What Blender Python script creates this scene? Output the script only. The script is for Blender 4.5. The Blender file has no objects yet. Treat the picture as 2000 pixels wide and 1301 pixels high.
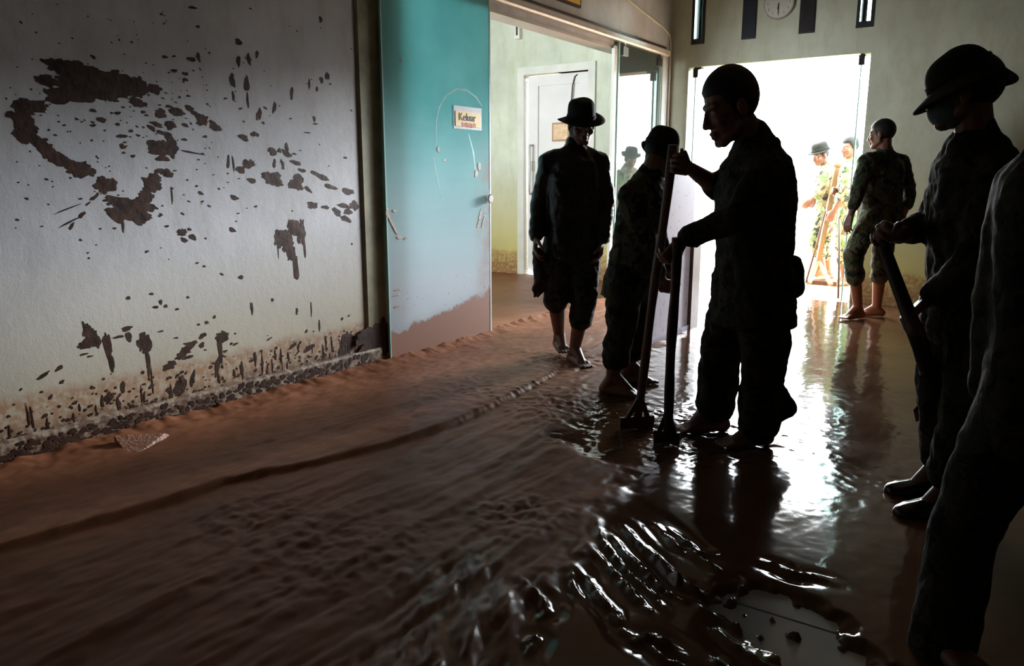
import bpy, math, random
import numpy as np
from mathutils import Matrix, Vector

# ------------------------------------------------------------------ camera, world, exposure
SC = bpy.context.scene
COL = SC.collection
F, CX, CY, CAMH = 1500.0, 1000.0, 650.5, 1.2
PITCH = math.atan(300.5 / 1500.0)
cam_d = bpy.data.cameras.new('camera')
cam_d.sensor_width = 36.0
cam_d.lens = 36.0 * F / 2000.0
cam_d.clip_start, cam_d.clip_end = 0.02, 300
cam = bpy.data.objects.new('camera', cam_d)
COL.objects.link(cam)
cam.location = (0, 0, CAMH)
cam.rotation_euler = (math.pi / 2 - PITCH, 0, 0)
SC.camera = cam

WORLD_STRENGTH = 20.0
w = bpy.data.worlds.new('overcast_sky')
w.use_nodes = True
bgn = w.node_tree.nodes['Background']
bgn.inputs[0].default_value = (0.88, 0.95, 1.0, 1)
bgn.inputs[1].default_value = WORLD_STRENGTH
SC.world = w
SC.view_settings.view_transform = 'Standard'
SC.view_settings.look = 'None'
SC.view_settings.exposure = 0.0
SC.view_settings.gamma = 1.0
SC.view_settings.use_curve_mapping = False

# ------------------------------------------------------------------ pixel -> place helpers
def ray(px, py):
    X = (px - CX) / F
    U = -(py - CY) / F
    return np.array([X, math.cos(PITCH) + U * math.sin(PITCH), -math.sin(PITCH) + U * math.cos(PITCH)])
EYE = np.array([0, 0, CAMH])
def G(px, py, z=0.0):                       # where a pixel's ray meets the ground
    d = ray(px, py)
    return EYE + d * ((z - CAMH) / d[2])
def W(px, py, Y):                           # point on the ray at distance Y in front of the camera
    d = ray(px, py)
    return EYE + d * (Y / d[1])
TH = math.atan(1040 / 1530)
D1 = np.array([math.sin(TH), math.cos(TH), 0])      # along the left wall, away from the camera
EV = np.array([math.cos(TH), -math.sin(TH), 0])     # along the back wall, to the right
CORNER = np.array([1.7144, 8.7404, 0])
MROOM = Matrix(((EV[0], -D1[0], 0, CORNER[0]), (EV[1], -D1[1], 0, CORNER[1]), (0, 0, 1, 0), (0, 0, 0, 1)))
MR = np.array(MROOM)
def toroom(P):                              # world -> (a right along back wall, b towards camera, z)
    q = np.asarray(P) - CORNER
    return np.array([np.dot(q, EV), -np.dot(q, D1), P[2]])
def room(a, b, z):
    return CORNER + EV * a - D1 * b + np.array([0, 0, z])
def onleft(px, py, a=0.0):                  # pixel on a plane parallel to the left wall -> room coords
    d = ray(px, py)
    t = np.dot(CORNER + EV * a - EYE, EV) / np.dot(d, EV)
    return toroom(EYE + d * t)
def onback(px, py, b=0.0):
    d = ray(px, py)
    t = np.dot(CORNER - D1 * b - EYE, D1) / np.dot(d, D1)
    return toroom(EYE + d * t)

CEIL = 3.5
AR, BN = 6.6, 11.0                           # right wall, wall behind the camera

for nm, (a, b, z), rot, sx, sy in (
        ('doorway_portal', (1.11, -0.12, 1.18), 'back', 1.8, 2.4),
        ('side_window_portal', (-2.2, 5.42, 1.75), 'near', 2.9, 1.8)):
    ld = bpy.data.lights.new(nm, 'AREA')
    ld.shape = 'RECTANGLE'
    ld.size, ld.size_y = sx, sy
    ld.cycles.is_portal = True
    lo = bpy.data.objects.new(nm, ld)
    COL.objects.link(lo)
    # local -Z points into the room
    zax = D1 if rot == 'back' else -D1       # light's +Z (away from the interior)
    zax = Vector(zax)
    up = Vector((0, 0, 1))
    xax = up.cross(zax)
    m = Matrix((xax, up, zax)).transposed().to_4x4()
    m.translation = Vector(room(a, b, z))
    lo.matrix_world = m

# low hazy sun behind the clouds, shining in through the doorway along the left wall
sd_ = bpy.data.lights.new('hazy_sun', 'SUN')
sd_.energy = 8.4
sd_.angle = math.radians(9)
sd_.color = (0.95, 0.97, 1.0)
so_ = bpy.data.objects.new('hazy_sun', sd_)
COL.objects.link(so_)
so_.location = room(1.1, -6, 4)
trav = Vector(EV * -0.22 - D1 * 1.0 + np.array([0, 0, -0.18]))
so_.rotation_euler = trav.to_track_quat('-Z', 'Y').to_euler()

# ------------------------------------------------------------------ mesh building
class MB:
    def __init__(s):
        s.v, s.f = [], []
    def add(s, vs, fs):
        o = len(s.v)
        s.v.extend([tuple(map(float, x)) for x in vs])
        s.f.extend([tuple(i + o for i in f) for f in fs])
    def box(s, lo, hi):
        x0, y0, z0 = lo
        x1, y1, z1 = hi
        s.add([(x0, y0, z0), (x1, y0, z0), (x1, y1, z0), (x0, y1, z0), (x0, y0, z1), (x1, y0, z1), (x1, y1, z1), (x0, y1, z1)],
              [(0, 3, 2, 1), (4, 5, 6, 7), (0, 1, 5, 4), (1, 2, 6, 5), (2, 3, 7, 6), (3, 0, 4, 7)])
    def rings(s, rings, closed_caps=True):   # list of (n,3) arrays
        n = len(rings[0])
        vs = [p for r in rings for p in r]
        fs = []
        for k in range(len(rings) - 1):
            for i in range(n):
                j = (i + 1) % n
                fs.append((k * n + i, k * n + j, (k + 1) * n + j, (k + 1) * n + i))
        if closed_caps:
            fs.append(tuple(range(n - 1, -1, -1)))
            fs.append(tuple((len(rings) - 1) * n + i for i in range(n)))
        s.add(vs, fs)
    def ell(s, c, rx, ry, rz, ax=None, n=12, m=8):
        ax = np.eye(3) if ax is None else np.asarray(ax)   # rows: x, y, z axes
        c = np.asarray(c, float)
        rs = []
        for k in range(m + 1):
            t = math.pi * (0.001 + 0.998 * k / m)
            rs.append([c + ax[0] * rx * math.sin(t) * math.cos(2 * math.pi * i / n) + ax[1] * ry * math.sin(t) * math.sin(2 * math.pi * i / n)
                       - ax[2] * rz * math.cos(t) for i in range(n)])
        s.rings(rs)
    def cap(s, p0, p1, r0, r1, n=12):        # tapered capsule
        p0, p1 = np.asarray(p0, float), np.asarray(p1, float)
        d = p1 - p0
        L = np.linalg.norm(d)
        if L < 1e-6:
            s.ell(p0, r0, r0, r0, n=n)
            return
        d = d / L
        h = np.array([0, 0, 1.0]) if abs(d[2]) < 0.9 else np.array([1.0, 0, 0])
        x = np.cross(h, d); x /= np.linalg.norm(x)
        y = np.cross(d, x)
        rs = []
        prof = []
        for k in range(4):
            t = math.pi / 2 * (1 - k / 4.0) * 0.98
            prof.append((-r0 * math.sin(t), r0 * math.cos(t)))
        for k in range(5):
            q = k / 4.0
            prof.append((L * q, r0 + (r1 - r0) * q))
        for k in range(1, 5):
            t = math.pi / 2 * (k / 4.0) * 0.98
            prof.append((L + r1 * math.sin(t), r1 * math.cos(t)))
        for h_, r in prof:
            rs.append([p0 + d * h_ + (x * math.cos(2 * math.pi * i / n) + y * math.sin(2 * math.pi * i / n)) * r for i in range(n)])
        s.rings(rs)
    def tube(s, pts, r, n=8):
        pts = [np.asarray(p, float) for p in pts]
        rr = r if hasattr(r, '__len__') else [r] * len(pts)
        rs = []
        x = None
        for k, p in enumerate(pts):
            d = pts[min(k + 1, len(pts) - 1)] - pts[max(k - 1, 0)]
            d = d / (np.linalg.norm(d) + 1e-9)
            if x is None:
                h = np.array([0, 0, 1.0]) if abs(d[2]) < 0.9 else np.array([1.0, 0, 0])
                x = np.cross(h, d)
            x = x - d * np.dot(x, d)
            x /= np.linalg.norm(x) + 1e-9
            y = np.cross(d, x)
            rs.append([p + (x * math.cos(2 * math.pi * i / n) + y * math.sin(2 * math.pi * i / n)) * rr[k] for i in range(n)])
        s.rings(rs)
    def bar(s, p0, p1, wx, wy, side=(1, 0, 0)):   # rectangular bar
        p0, p1 = np.asarray(p0, float), np.asarray(p1, float)
        d = p1 - p0
        d /= np.linalg.norm(d)
        x = np.asarray(side, float)
        x = x - d * np.dot(x, d)
        x /= np.linalg.norm(x)
        y = np.cross(d, x)
        s.rings([[p + x * wx / 2 * i + y * wy / 2 * j for i, j in ((-1, -1), (1, -1), (1, 1), (-1, 1))] for p in (p0, p1)])

WM = {}                                      # world matrix of each object built here
def obj(name, mb, mat, parent=None, M=None, smooth=False, space=None):
    """mb vertices are in `space` (None = world, else a 4x4); M = the object's own world matrix when top-level."""
    vs, fs = (mb.v, mb.f) if isinstance(mb, MB) else mb
    v = np.asarray(vs, float).reshape(-1, 3)
    if space is not None:
        S = np.array(space)
        v = v @ S[:3, :3].T + S[:3, 3]
    if parent is not None:
        Mw = WM[parent.name]
    else:
        Mw = M if M is not None else Matrix.Identity(4)
    I = np.array(Mw.inverted())
    v = v @ I[:3, :3].T + I[:3, 3]
    me = bpy.data.meshes.new(name)
    me.from_pydata(v.tolist(), [], fs)
    me.update()
    o = bpy.data.objects.new(name, me)
    COL.objects.link(o)
    if mat is not None:
        me.materials.append(mat)
    if smooth:
        me.polygons.foreach_set('use_smooth', [True] * len(me.polygons))
    if parent is not None:
        o.parent = parent
        WM[o.name] = Mw
    else:
        o.matrix_world = Mw
        WM[o.name] = Mw
    return o
def empty(name, M):
    o = bpy.data.objects.new(name, None)
    COL.objects.link(o)
    o.empty_display_size = 0.1
    o.matrix_world = M
    WM[o.name] = M
    return o
def tag(o, label, cat, group=None):
    o['label'] = label
    o['category'] = cat
    if group:
        o['group'] = group
    return o
def struct(o, label=None):
    o['kind'] = 'structure'
    if label:
        o['label'] = label
    return o
def T(p):
    return Matrix.Translation(Vector([float(x) for x in p]))
def rmat(a, b, z):                           # room-aligned matrix with its origin at a,b,z
    return MROOM @ Matrix.Translation((a, b, z))

# ------------------------------------------------------------------ materials
class NT:
    def __init__(s, name):
        s.m = bpy.data.materials.new(name)
        s.m.use_nodes = True
        s.t = s.m.node_tree
        s.b = s.t.nodes['Principled BSDF']
        s.out = s.t.nodes['Material Output']
    def n(s, typ, **kw):
        k = s.t.nodes.new(typ)
        for a, v in kw.items():
            if hasattr(k, a):
                setattr(k, a, v)
        return k
    def link(s, a, b):
        s.t.links.new(a, b)
    def coord(s):
        return s.n('ShaderNodeTexCoord').outputs['Object']
    def noise(s, vec, scale, detail=4, rough=0.55, stretch=None, dist=0.0):
        if stretch:
            mp = s.n('ShaderNodeMapping')
            mp.inputs['Scale'].default_value = stretch
            s.link(vec, mp.inputs[0])
            vec = mp.outputs[0]
        k = s.n('ShaderNodeTexNoise')
        k.inputs['Scale'].default_value = scale
        k.inputs['Detail'].default_value = detail
        k.inputs['Roughness'].default_value = rough
        k.inputs['Distortion'].default_value = dist
        s.link(vec, k.inputs['Vector'])
        return k.outputs['Fac']
    def ramp(s, fac, stops, interp='LINEAR'):
        k = s.n('ShaderNodeValToRGB')
        k.color_ramp.interpolation = interp
        e = k.color_ramp.elements
        while len(e) < len(stops):
            e.new(0.5)
        for el, (p, c) in zip(e, stops):
            el.position = p
            el.color = (*c, 1) if len(c) == 3 else c
        s.link(fac, k.inputs[0])
        return k.outputs[0]
    def math(s, op, a, b=None, clamp=False):
        k = s.n('ShaderNodeMath', operation=op)
        k.use_clamp = clamp
        for i, x in enumerate((a, b)):
            if x is None:
                continue
            if isinstance(x, (int, float)):
                k.inputs[i].default_value = x
            else:
                s.link(x, k.inputs[i])
        return k.outputs[0]
    def mix(s, fac, a, b, blend='MIX'):
        k = s.n('ShaderNodeMix', data_type='RGBA', blend_type=blend)
        for sock, x in ((k.inputs[0], fac), (k.inputs[6], a), (k.inputs[7], b)):
            if isinstance(x, (int, float)):
                sock.default_value = x
            elif isinstance(x, tuple):
                sock.default_value = (*x, 1)
            else:
                s.link(x, sock)
        return k.outputs[2]
    def sep(s, vec):
        k = s.n('ShaderNodeSeparateXYZ')
        s.link(vec, k.inputs[0])
        return k.outputs
    def mapr(s, x, a, b, c=0.0, d=1.0):
        k = s.n('ShaderNodeMapRange')
        s.link(x, k.inputs[0])
        for i, v in enumerate((a, b, c, d)):
            k.inputs[i + 1].default_value = v
        return k.outputs[0]
    def set(s, **kw):
        for k, v in kw.items():
            sock = s.b.inputs[k.replace('_', ' ')]
            if isinstance(v, (int, float)):
                sock.default_value = v
            elif isinstance(v, tuple):
                sock.default_value = (*v, 1) if len(v) == 3 else v
            else:
                s.link(v, sock)
    def bump(s, h, strength=0.3, dist=0.01):
        k = s.n('ShaderNodeBump')
        k.inputs['Strength'].default_value = strength
        k.inputs['Distance'].default_value = dist
        s.link(h, k.inputs['Height'])
        s.link(k.outputs[0], s.b.inputs['Normal'])

def flat(name, col, rough=0.6, var=0.15, scale=20, spec=0.4, metal=0.0, bump=0.0):
    t = NT(name)
    c = t.coord()
    f = t.noise(c, scale)
    dark = tuple(x * (1 - var) for x in col)
    lite = tuple(min(1, x * (1 + var)) for x in col)
    t.set(Base_Color=t.ramp(f, [(0.3, dark), (0.7, lite)]), Roughness=rough, Metallic=metal)
    t.b.inputs['Specular IOR Level'].default_value = spec
    if bump:
        t.bump(f, bump, 0.01)
    return t.m

def wall_material(name, paint, stain, tide, tide_z, stain_top, mudcol):
    t = NT(name)
    c = t.coord()
    z = t.sep(c)[2]
    n1 = t.noise(c, 1.6, 5, 0.6)
    n2 = t.noise(c, 7, 5, 0.65, stretch=(1, 1, 0.35))
    n3 = t.noise(c, 28, 4, 0.6)
    cloud = t.ramp(n1, [(0.3, tuple(x * 0.72 for x in paint)), (0.68, paint)])
    grime = t.mix(t.mapr(n2, 0.48, 0.75, 0, 0.40), cloud, tuple(x * 0.55 for x in stain))
    zz = t.math('ADD', z, t.math('MULTIPLY', t.math('SUBTRACT', n2, 0.5), 0.35))
    st = t.mapr(zz, stain_top, tide_z, 0, 1)
    yel = t.mix(st, grime, t.mix(t.mapr(n1, 0.3, 0.7), stain, tuple(x * 0.8 for x in stain)))
    zt = t.math('ADD', z, t.math('ADD', t.math('MULTIPLY', t.math('SUBTRACT', n2, 0.5), 0.14), t.math('MULTIPLY', t.math('SUBTRACT', n3, 0.5), 0.06)))
    td = t.mapr(zt, tide_z + 0.015, tide_z - 0.03, 0, 1)
    a = t.mix(t.math('MULTIPLY', td, t.mapr(n3, 0.38, 0.58, 0.25, 1.0)), yel, tide)
    low = t.mapr(zt, tide_z * 0.62, tide_z * 0.35, 0, 1)
    col = t.mix(t.math('MULTIPLY', low, t.mapr(n3, 0.4, 0.55, 0.35, 1.0)), a, mudcol)
    t.set(Base_Color=col, Roughness=0.55)
    t.b.inputs['Specular IOR Level'].default_value = 0.35
    h = t.math('ADD', t.math('MULTIPLY', n3, 0.4), t.math('MULTIPLY', t.noise(c, 120, 3), 0.2))
    t.bump(h, 0.25, 0.008)
    return t.m

M = {}
M['wall_left'] = wall_material('plaster_grey_muddied', (0.70, 0.72, 0.76), (0.62, 0.57, 0.44), (0.40, 0.235, 0.135), 0.30, 0.95, (0.10, 0.055, 0.035))
M['wall'] = wall_material('plaster_cream_stained', (0.65, 0.69, 0.55), (0.62, 0.54, 0.20), (0.36, 0.19, 0.07), 0.30, 1.35, (0.30, 0.15, 0.06))
M['wall_upper'] = flat('lintel_plaster', (0.60, 0.58, 0.50), 0.7, 0.08, 3)
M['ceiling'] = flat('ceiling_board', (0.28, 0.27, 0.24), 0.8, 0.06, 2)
M['wall_dim'] = flat('bounce_cut_wall', (0.10, 0.09, 0.07), 0.7, 0.2, 3)  # unseen walls, made dark to cut the bounced light
M['post'] = flat('olive_post_paint', (0.30, 0.29, 0.18), 0.5, 0.35, 5)
M['alu'] = flat('pale_aluminium', (0.55, 0.53, 0.50), 0.4, 0.12, 14, metal=0.35)
M['chrome'] = flat('bright_steel', (0.8, 0.8, 0.8), 0.2, 0.05, 14, metal=0.9)
M['dark'] = flat('dark_window_paint', (0.018, 0.020, 0.022), 0.45, 0.3, 8)
M['black'] = flat('black_plastic', (0.012, 0.012, 0.012), 0.4, 0.2, 8)
M['white_door'] = flat('white_door_paint', (0.72, 0.70, 0.67), 0.45, 0.06, 3)
M['white_frame'] = flat('door_frame_paint', (0.66, 0.66, 0.58), 0.5, 0.1, 4)
M['paper_white'] = flat('laminated_paper', (0.75, 0.78, 0.80), 0.3, 0.05, 12)
M['yellow'] = flat('yellow_print', (0.80, 0.52, 0.07), 0.45, 0.1, 18)
M['ink'] = flat('black_ink', (0.03, 0.02, 0.012), 0.6, 0.1, 18)
M['red_ink'] = flat('red_ink', (0.62, 0.06, 0.03), 0.6, 0.1, 18)
M['clock_face'] = flat('clock_face', (0.60, 0.59, 0.53), 0.4, 0.05, 9)
M['clock_grey'] = flat('clock_marks', (0.32, 0.31, 0.27), 0.5, 0.1, 9)
M['cable'] = flat('cable_dark', (0.05, 0.025, 0.012), 0.5, 0.2, 30)
M['mud_splat'] = flat('drying_mud', (0.048, 0.021, 0.012), 0.55, 0.6, 18, spec=0.2, bump=0.3)
M['mud_clod'] = flat('mud_coated_slab', (0.42, 0.20, 0.13), 0.45, 0.35, 60, spec=0.5, bump=0.8)
M['tile'] = flat('wet_floor_tile', (0.42, 0.42, 0.40), 0.10, 0.10, 3, spec=0.6)
M['grout'] = flat('floor_grout', (0.12, 0.10, 0.085), 0.6, 0.2, 9)

def wood(name, col, muddy=0.0):
    t = NT(name)
    c = t.coord()
    g = t.noise(c, 14, 5, 0.6, stretch=(3, 3, 0.4))
    k = t.ramp(g, [(0.3, tuple(x * 0.6 for x in col)), (0.7, col)])
    if muddy:
        k = t.mix(t.mapr(t.noise(c, 5, 4), 0.62 - 0.3 * muddy, 0.7 - 0.3 * muddy), k, (0.12, 0.065, 0.04))
    t.set(Base_Color=k, Roughness=0.5)
    t.bump(g, 0.3, 0.004)
    return t.m
M['wood_dark'] = wood('wet_dark_wood', (0.12, 0.055, 0.03), 0.5)
M['wood_pale'] = wood('raw_pine_wood', (0.45, 0.26, 0.13), 0.15)
M['wood_black'] = wood('soaked_black_wood', (0.035, 0.022, 0.018), 0.3)
M['board'] = None

t = NT('muddy_white_laminate')
c = t.coord()
sp = t.noise(c, 22, 5, 0.7)
zl = t.sep(c)[2]
k = t.mix(t.mapr(sp, 0.60, 0.66), (0.84, 0.82, 0.90), (0.36, 0.31, 0.33))
t.set(Base_Color=k, Roughness=0.35)
tr = t.n('ShaderNodeBsdfTranslucent')
t.link(k, tr.inputs[0])
mx = t.n('ShaderNodeMixShader')
mx.inputs[0].default_value = 0.6
t.link(t.b.outputs[0], mx.inputs[1])
t.link(tr.outputs[0], mx.inputs[2])
t.link(mx.outputs[0], t.out.inputs[0])
M['board'] = t.m

# frosted turquoise door glass, paler towards the bottom, with a mud tide at its foot
t = NT('turquoise_film_glass')
c = t.coord()
s = t.sep(c)
z, b = s[2], s[1]
n1 = t.noise(c, 2.2, 4, 0.6)
n2 = t.noise(c, 9, 5, 0.65)
nb = t.noise(c, 5, 4, 0.6, stretch=(1, 0.15, 3.0))
pale_low = t.mapr(t.math('ADD', z, t.math('MULTIPLY', t.math('SUBTRACT', nb, 0.5), 0.25)), 1.7, 0.45, 0.0, 0.92)
aqua = t.mix(t.mapr(n1, 0.3, 0.7), (0.26, 0.60, 0.61), (0.36, 0.70, 0.70))
colr = t.mix(pale_low, aqua, (0.78, 0.82, 0.88))
edge = t.math('MULTIPLY', t.mapr(b, 3.62, 3.42, 0, 1), t.mapr(z, 1.55, 1.2, 0, 1))
colr = t.mix(t.math('MULTIPLY', edge, t.mapr(n2, 0.3, 0.6)), colr, (0.62, 0.58, 0.58))
mz = t.math('ADD', t.math('ADD', z, t.math('MULTIPLY', b, 0.13)), t.math('MULTIPLY', t.math('SUBTRACT', n2, 0.5), 0.20))
mud = t.mapr(mz, 0.80, 0.775, 0, 1)
spk = t.math('MULTIPLY', t.mapr(t.noise(c, 30, 3, 0.6), 0.66, 0.70), t.mapr(mz, 1.12, 0.85, 0, 1))
mudm = t.math('MAXIMUM', mud, spk)
colr2 = t.mix(mudm, colr, (0.30, 0.13, 0.075))
t.set(Base_Color=colr2, Roughness=t.mapr(mudm, 0, 1, 0.12, 0.5))
tr = t.n('ShaderNodeBsdfTranslucent')
t.link(colr2, tr.inputs[0])
mx = t.n('ShaderNodeMixShader')
t.link(t.mapr(mudm, 0, 1, 0.45, 0.08), mx.inputs[0])
t.link(t.b.outputs[0], mx.inputs[1])
t.link(tr.outputs[0], mx.inputs[2])
t.link(mx.outputs[0], t.out.inputs[0])
M['aqua'] = t.m

def clear_glass(name, tint, refl_rough=0.02, film=0.12):
    t = NT(name)
    tp = t.n('ShaderNodeBsdfTransparent')
    tp.inputs[0].default_value = (*tint, 1)
    gl = t.n('ShaderNodeBsdfGlossy')
    gl.inputs['Roughness'].default_value = refl_rough
    df = t.n('ShaderNodeBsdfDiffuse')
    df.inputs[0].default_value = (0.45, 0.58, 0.54, 1)
    m0 = t.n('ShaderNodeMixShader')
    m0.inputs[0].default_value = film
    t.link(tp.outputs[0], m0.inputs[1])
    t.link(df.outputs[0], m0.inputs[2])
    fr = t.n('ShaderNodeFresnel')
    fr.inputs[0].default_value = 1.5
    m1 = t.n('ShaderNodeMixShader')
    t.link(fr.outputs[0], m1.inputs[0])
    t.link(m0.outputs[0], m1.inputs[1])
    t.link(gl.outputs[0], m1.inputs[2])
    t.link(m1.outputs[0], t.out.inputs[0])
    return t.m
M['glass'] = clear_glass('green_clear_glass', (0.80, 0.92, 0.88))
M['glass_edge'] = flat('glass_cut_edge', (0.45, 0.75, 0.68), 0.15, 0.05, 5)

def mud_material(name):
    t = NT(name)
    c = t.coord()
    at = t.n('ShaderNodeAttribute')
    at.attribute_name = 'wet'
    wet = at.outputs['Fac']
    n1 = t.noise(c, 2.5, 5, 0.6)
    n2 = t.noise(c, 40, 4, 0.6)
    dry = t.mix(t.mapr(n1, 0.3, 0.7), (0.215, 0.082, 0.040), (0.29, 0.118, 0.060))
    wetc = t.mix(t.mapr(n1, 0.3, 0.7), (0.085, 0.040, 0.020), (0.13, 0.065, 0.034))
    t.set(Base_Color=t.mix(wet, dry, wetc), Roughness=t.math('ADD', t.mapr(wet, 0, 1, 0.46, 0.09), t.math('MULTIPLY', t.math('SUBTRACT', n1, 0.5), 0.12)), IOR=1.38)
    t.link(t.mapr(wet, 0, 1, 0.25, 0.5), t.b.inputs['Specular IOR Level'])
    rp = t.noise(c, 16, 3, 0.5, stretch=(1.0, 0.5, 1))
    h = t.math('ADD', t.math('MULTIPLY', n2, 0.25), t.math('MULTIPLY', rp, 1.0))
    t.bump(h, 0.12, 0.006)
    return t.m
M['mud'] = mud_material('flood_mud')
M['outside_mud'] = flat('outside_wet_ground', (0.40, 0.24, 0.14), 0.6, 0.3, 2)

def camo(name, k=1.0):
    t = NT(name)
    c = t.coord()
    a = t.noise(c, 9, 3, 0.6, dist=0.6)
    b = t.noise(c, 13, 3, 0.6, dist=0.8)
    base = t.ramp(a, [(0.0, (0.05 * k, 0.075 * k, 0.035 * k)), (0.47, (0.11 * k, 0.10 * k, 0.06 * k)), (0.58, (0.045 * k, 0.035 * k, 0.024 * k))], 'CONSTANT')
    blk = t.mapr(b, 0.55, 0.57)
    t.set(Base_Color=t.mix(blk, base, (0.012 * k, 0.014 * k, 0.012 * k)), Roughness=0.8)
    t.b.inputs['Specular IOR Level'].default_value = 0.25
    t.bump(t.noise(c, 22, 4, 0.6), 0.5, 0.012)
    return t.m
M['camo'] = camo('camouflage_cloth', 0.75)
M['camo_dark'] = camo('silhouette_camouflage_cloth', 0.35)  # darker copy for the backlit figures, shade put into the colour
M['camo_pale'] = camo('overexposed_camouflage_cloth', 3.2)  # brightened copy for the men outdoors, overexposure put into the colour
M['camo_light'] = camo('lit_camouflage_cloth', 1.25)  # lighter copy for the man lit by the doorway, light put into the colour
t = NT('wet_dark_jacket')
c = t.coord()
t.set(Base_Color=(0.012, 0.012, 0.013), Roughness=0.32)
t.bump(t.noise(c, 14, 4, 0.6), 0.6, 0.015)
M['jacket'] = t.m
M['hair'] = flat('black_hair', (0.010, 0.009, 0.009), 0.55, 0.3, 60)
M['hat_cloth'] = flat('dark_hat_cloth', (0.018, 0.019, 0.016), 0.75, 0.3, 25, spec=0.2)
M['mask'] = flat('pale_teal_mask', (0.09, 0.15, 0.16), 0.7, 0.1, 25)
M['eye'] = flat('eye_white', (0.5, 0.48, 0.45), 0.2, 0.05, 9)
M['shoe'] = flat('wet_black_rubber', (0.014, 0.011, 0.009), 0.18, 0.3, 20, spec=0.6)
M['rag'] = flat('soaked_dark_rag', (0.030, 0.024, 0.018), 0.6, 0.4, 30)

def skin(name, col, mudcol, top):
    t = NT(name)
    c = t.coord()
    z = t.sep(c)[2]
    n = t.noise(c, 18, 4)
    m = t.mapr(t.math('ADD', z, t.math('MULTIPLY', t.math('SUBTRACT', n, 0.5), 0.25)), top, top - 0.06)
    t.set(Base_Color=t.mix(m, t.ramp(n, [(0.3, tuple(x * 0.85 for x in col)), (0.7, col)]), mudcol), Roughness=0.45)
    return t.m
M['skin'] = skin('tanned_skin', (0.20, 0.10, 0.065), (0.16, 0.075, 0.045), 0.40)
M['skin_red'] = skin('tanned_skin_red_mud', (0.24, 0.11, 0.075), (0.36, 0.12, 0.06), 0.45)

# ------------------------------------------------------------------ room shell
def slab_with_holes(axis, lo, hi, thick, holes):
    """Solid wall in room coords. axis 'a': plane a=const, running over b,z. axis 'b': plane b=const, running over a,z.
    lo,hi = (u0,z0),(u1,z1); thick=(t0,t1) along the axis; holes = [(u0,z0,u1,z1)]"""
    us = sorted({lo[0], hi[0], *[h[0] for h in holes], *[h[2] for h in holes]})
    zs = sorted({lo[1], hi[1], *[h[1] for h in holes], *[h[3] for h in holes]})
    nu, nz = len(us) - 1, len(zs) - 1
    def solid(i, j):
        if i < 0 or j < 0 or i >= nu or j >= nz:
            return False
        u, z = (us[i] + us[i + 1]) / 2, (zs[j] + zs[j + 1]) / 2
        return not any(h[0] < u < h[2] and h[1] < z < h[3] for h in holes)
    vid, vs, fs = {}, [], []
    def V(i, j, k):
        key = (i, j, k)
        if key not in vid:
            vid[key] = len(vs)
            u, z, tt = us[i], zs[j], thick[k]
            vs.append((tt, u, z) if axis == 'a' else (u, tt, z))
        return vid[key]
    for i in range(nu):
        for j in range(nz):
            if not solid(i, j):
                continue
            for k in (0, 1):
                q = [V(i, j, k), V(i + 1, j, k), V(i + 1, j + 1, k), V(i, j + 1, k)]
                fs.append(tuple(q if k else q[::-1]))
            if not solid(i - 1, j): fs.append((V(i, j, 0), V(i, j, 1), V(i, j + 1, 1), V(i, j + 1, 0)))
            if not solid(i + 1, j): fs.append((V(i + 1, j, 0), V(i + 1, j + 1, 0), V(i + 1, j + 1, 1), V(i + 1, j, 1)))
            if not solid(i, j - 1): fs.append((V(i, j, 0), V(i + 1, j, 0), V(i + 1, j, 1), V(i, j, 1)))
            if not solid(i, j + 1): fs.append((V(i, j + 1, 0), V(i, j + 1, 1), V(i + 1, j + 1, 1), V(i + 1, j + 1, 0)))
    return vs, fs
Z0 = -0.12
GB0, GB1 = 4.53, 3.40                       # blue panel along the left wall
OP1 = 0.22                                  # far end of the opening
slots = [(0.230, 0.375), (0.769, 0.915), (1.335, 1.487), (1.860, 2.015)]
slot_z = (2.60, 3.15)
DOOR = (0.215, 2.015, 2.37)
SD = (-1.97, -0.90, 2.53)                   # side-room door frame
wl = struct(obj('wall_left', slab_with_holes('a', (0.0, Z0), (BN, CEIL), (-0.15, 0.0), [(OP1, Z0, 4.46, 2.43)]), M['wall_left'], M=MROOM, space=MROOM),
            'grey plaster wall spattered and streaked with brown mud')
wb = struct(obj('wall_back', slab_with_holes('b', (-4.6, Z0), (AR, CEIL), (-0.22, 0.0),
            [(DOOR[0], Z0, DOOR[1], DOOR[2])] + [(u0, slot_z[0], u1, slot_z[1]) for u0, u1 in slots] + [(SD[0] + 0.09, Z0, SD[1] - 0.09, SD[2] - 0.09)]), M['wall'], M=MROOM, space=MROOM),
            'cream wall with a bright doorway and slot windows above it')
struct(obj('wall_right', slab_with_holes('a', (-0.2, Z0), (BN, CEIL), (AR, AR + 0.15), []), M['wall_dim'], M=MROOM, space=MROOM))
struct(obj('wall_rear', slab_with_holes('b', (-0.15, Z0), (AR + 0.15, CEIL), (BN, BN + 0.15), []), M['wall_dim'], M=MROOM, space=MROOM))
struct(obj('wall_side_room_left', slab_with_holes('a', (-0.22, Z0), (5.5, CEIL), (-4.75, -4.6), []), M['wall'], M=MROOM, space=MROOM))
struct(obj('wall_side_room_near', slab_with_holes('b', (-4.75, Z0), (-0.15, CEIL), (5.35, 5.5), [(-3.65, 0.85, -0.75, 2.65)]), M['wall'], M=MROOM, space=MROOM))
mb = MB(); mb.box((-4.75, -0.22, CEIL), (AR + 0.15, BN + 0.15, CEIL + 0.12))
struct(obj('ceiling', mb, M['ceiling'], M=MROOM, space=MROOM))
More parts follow.
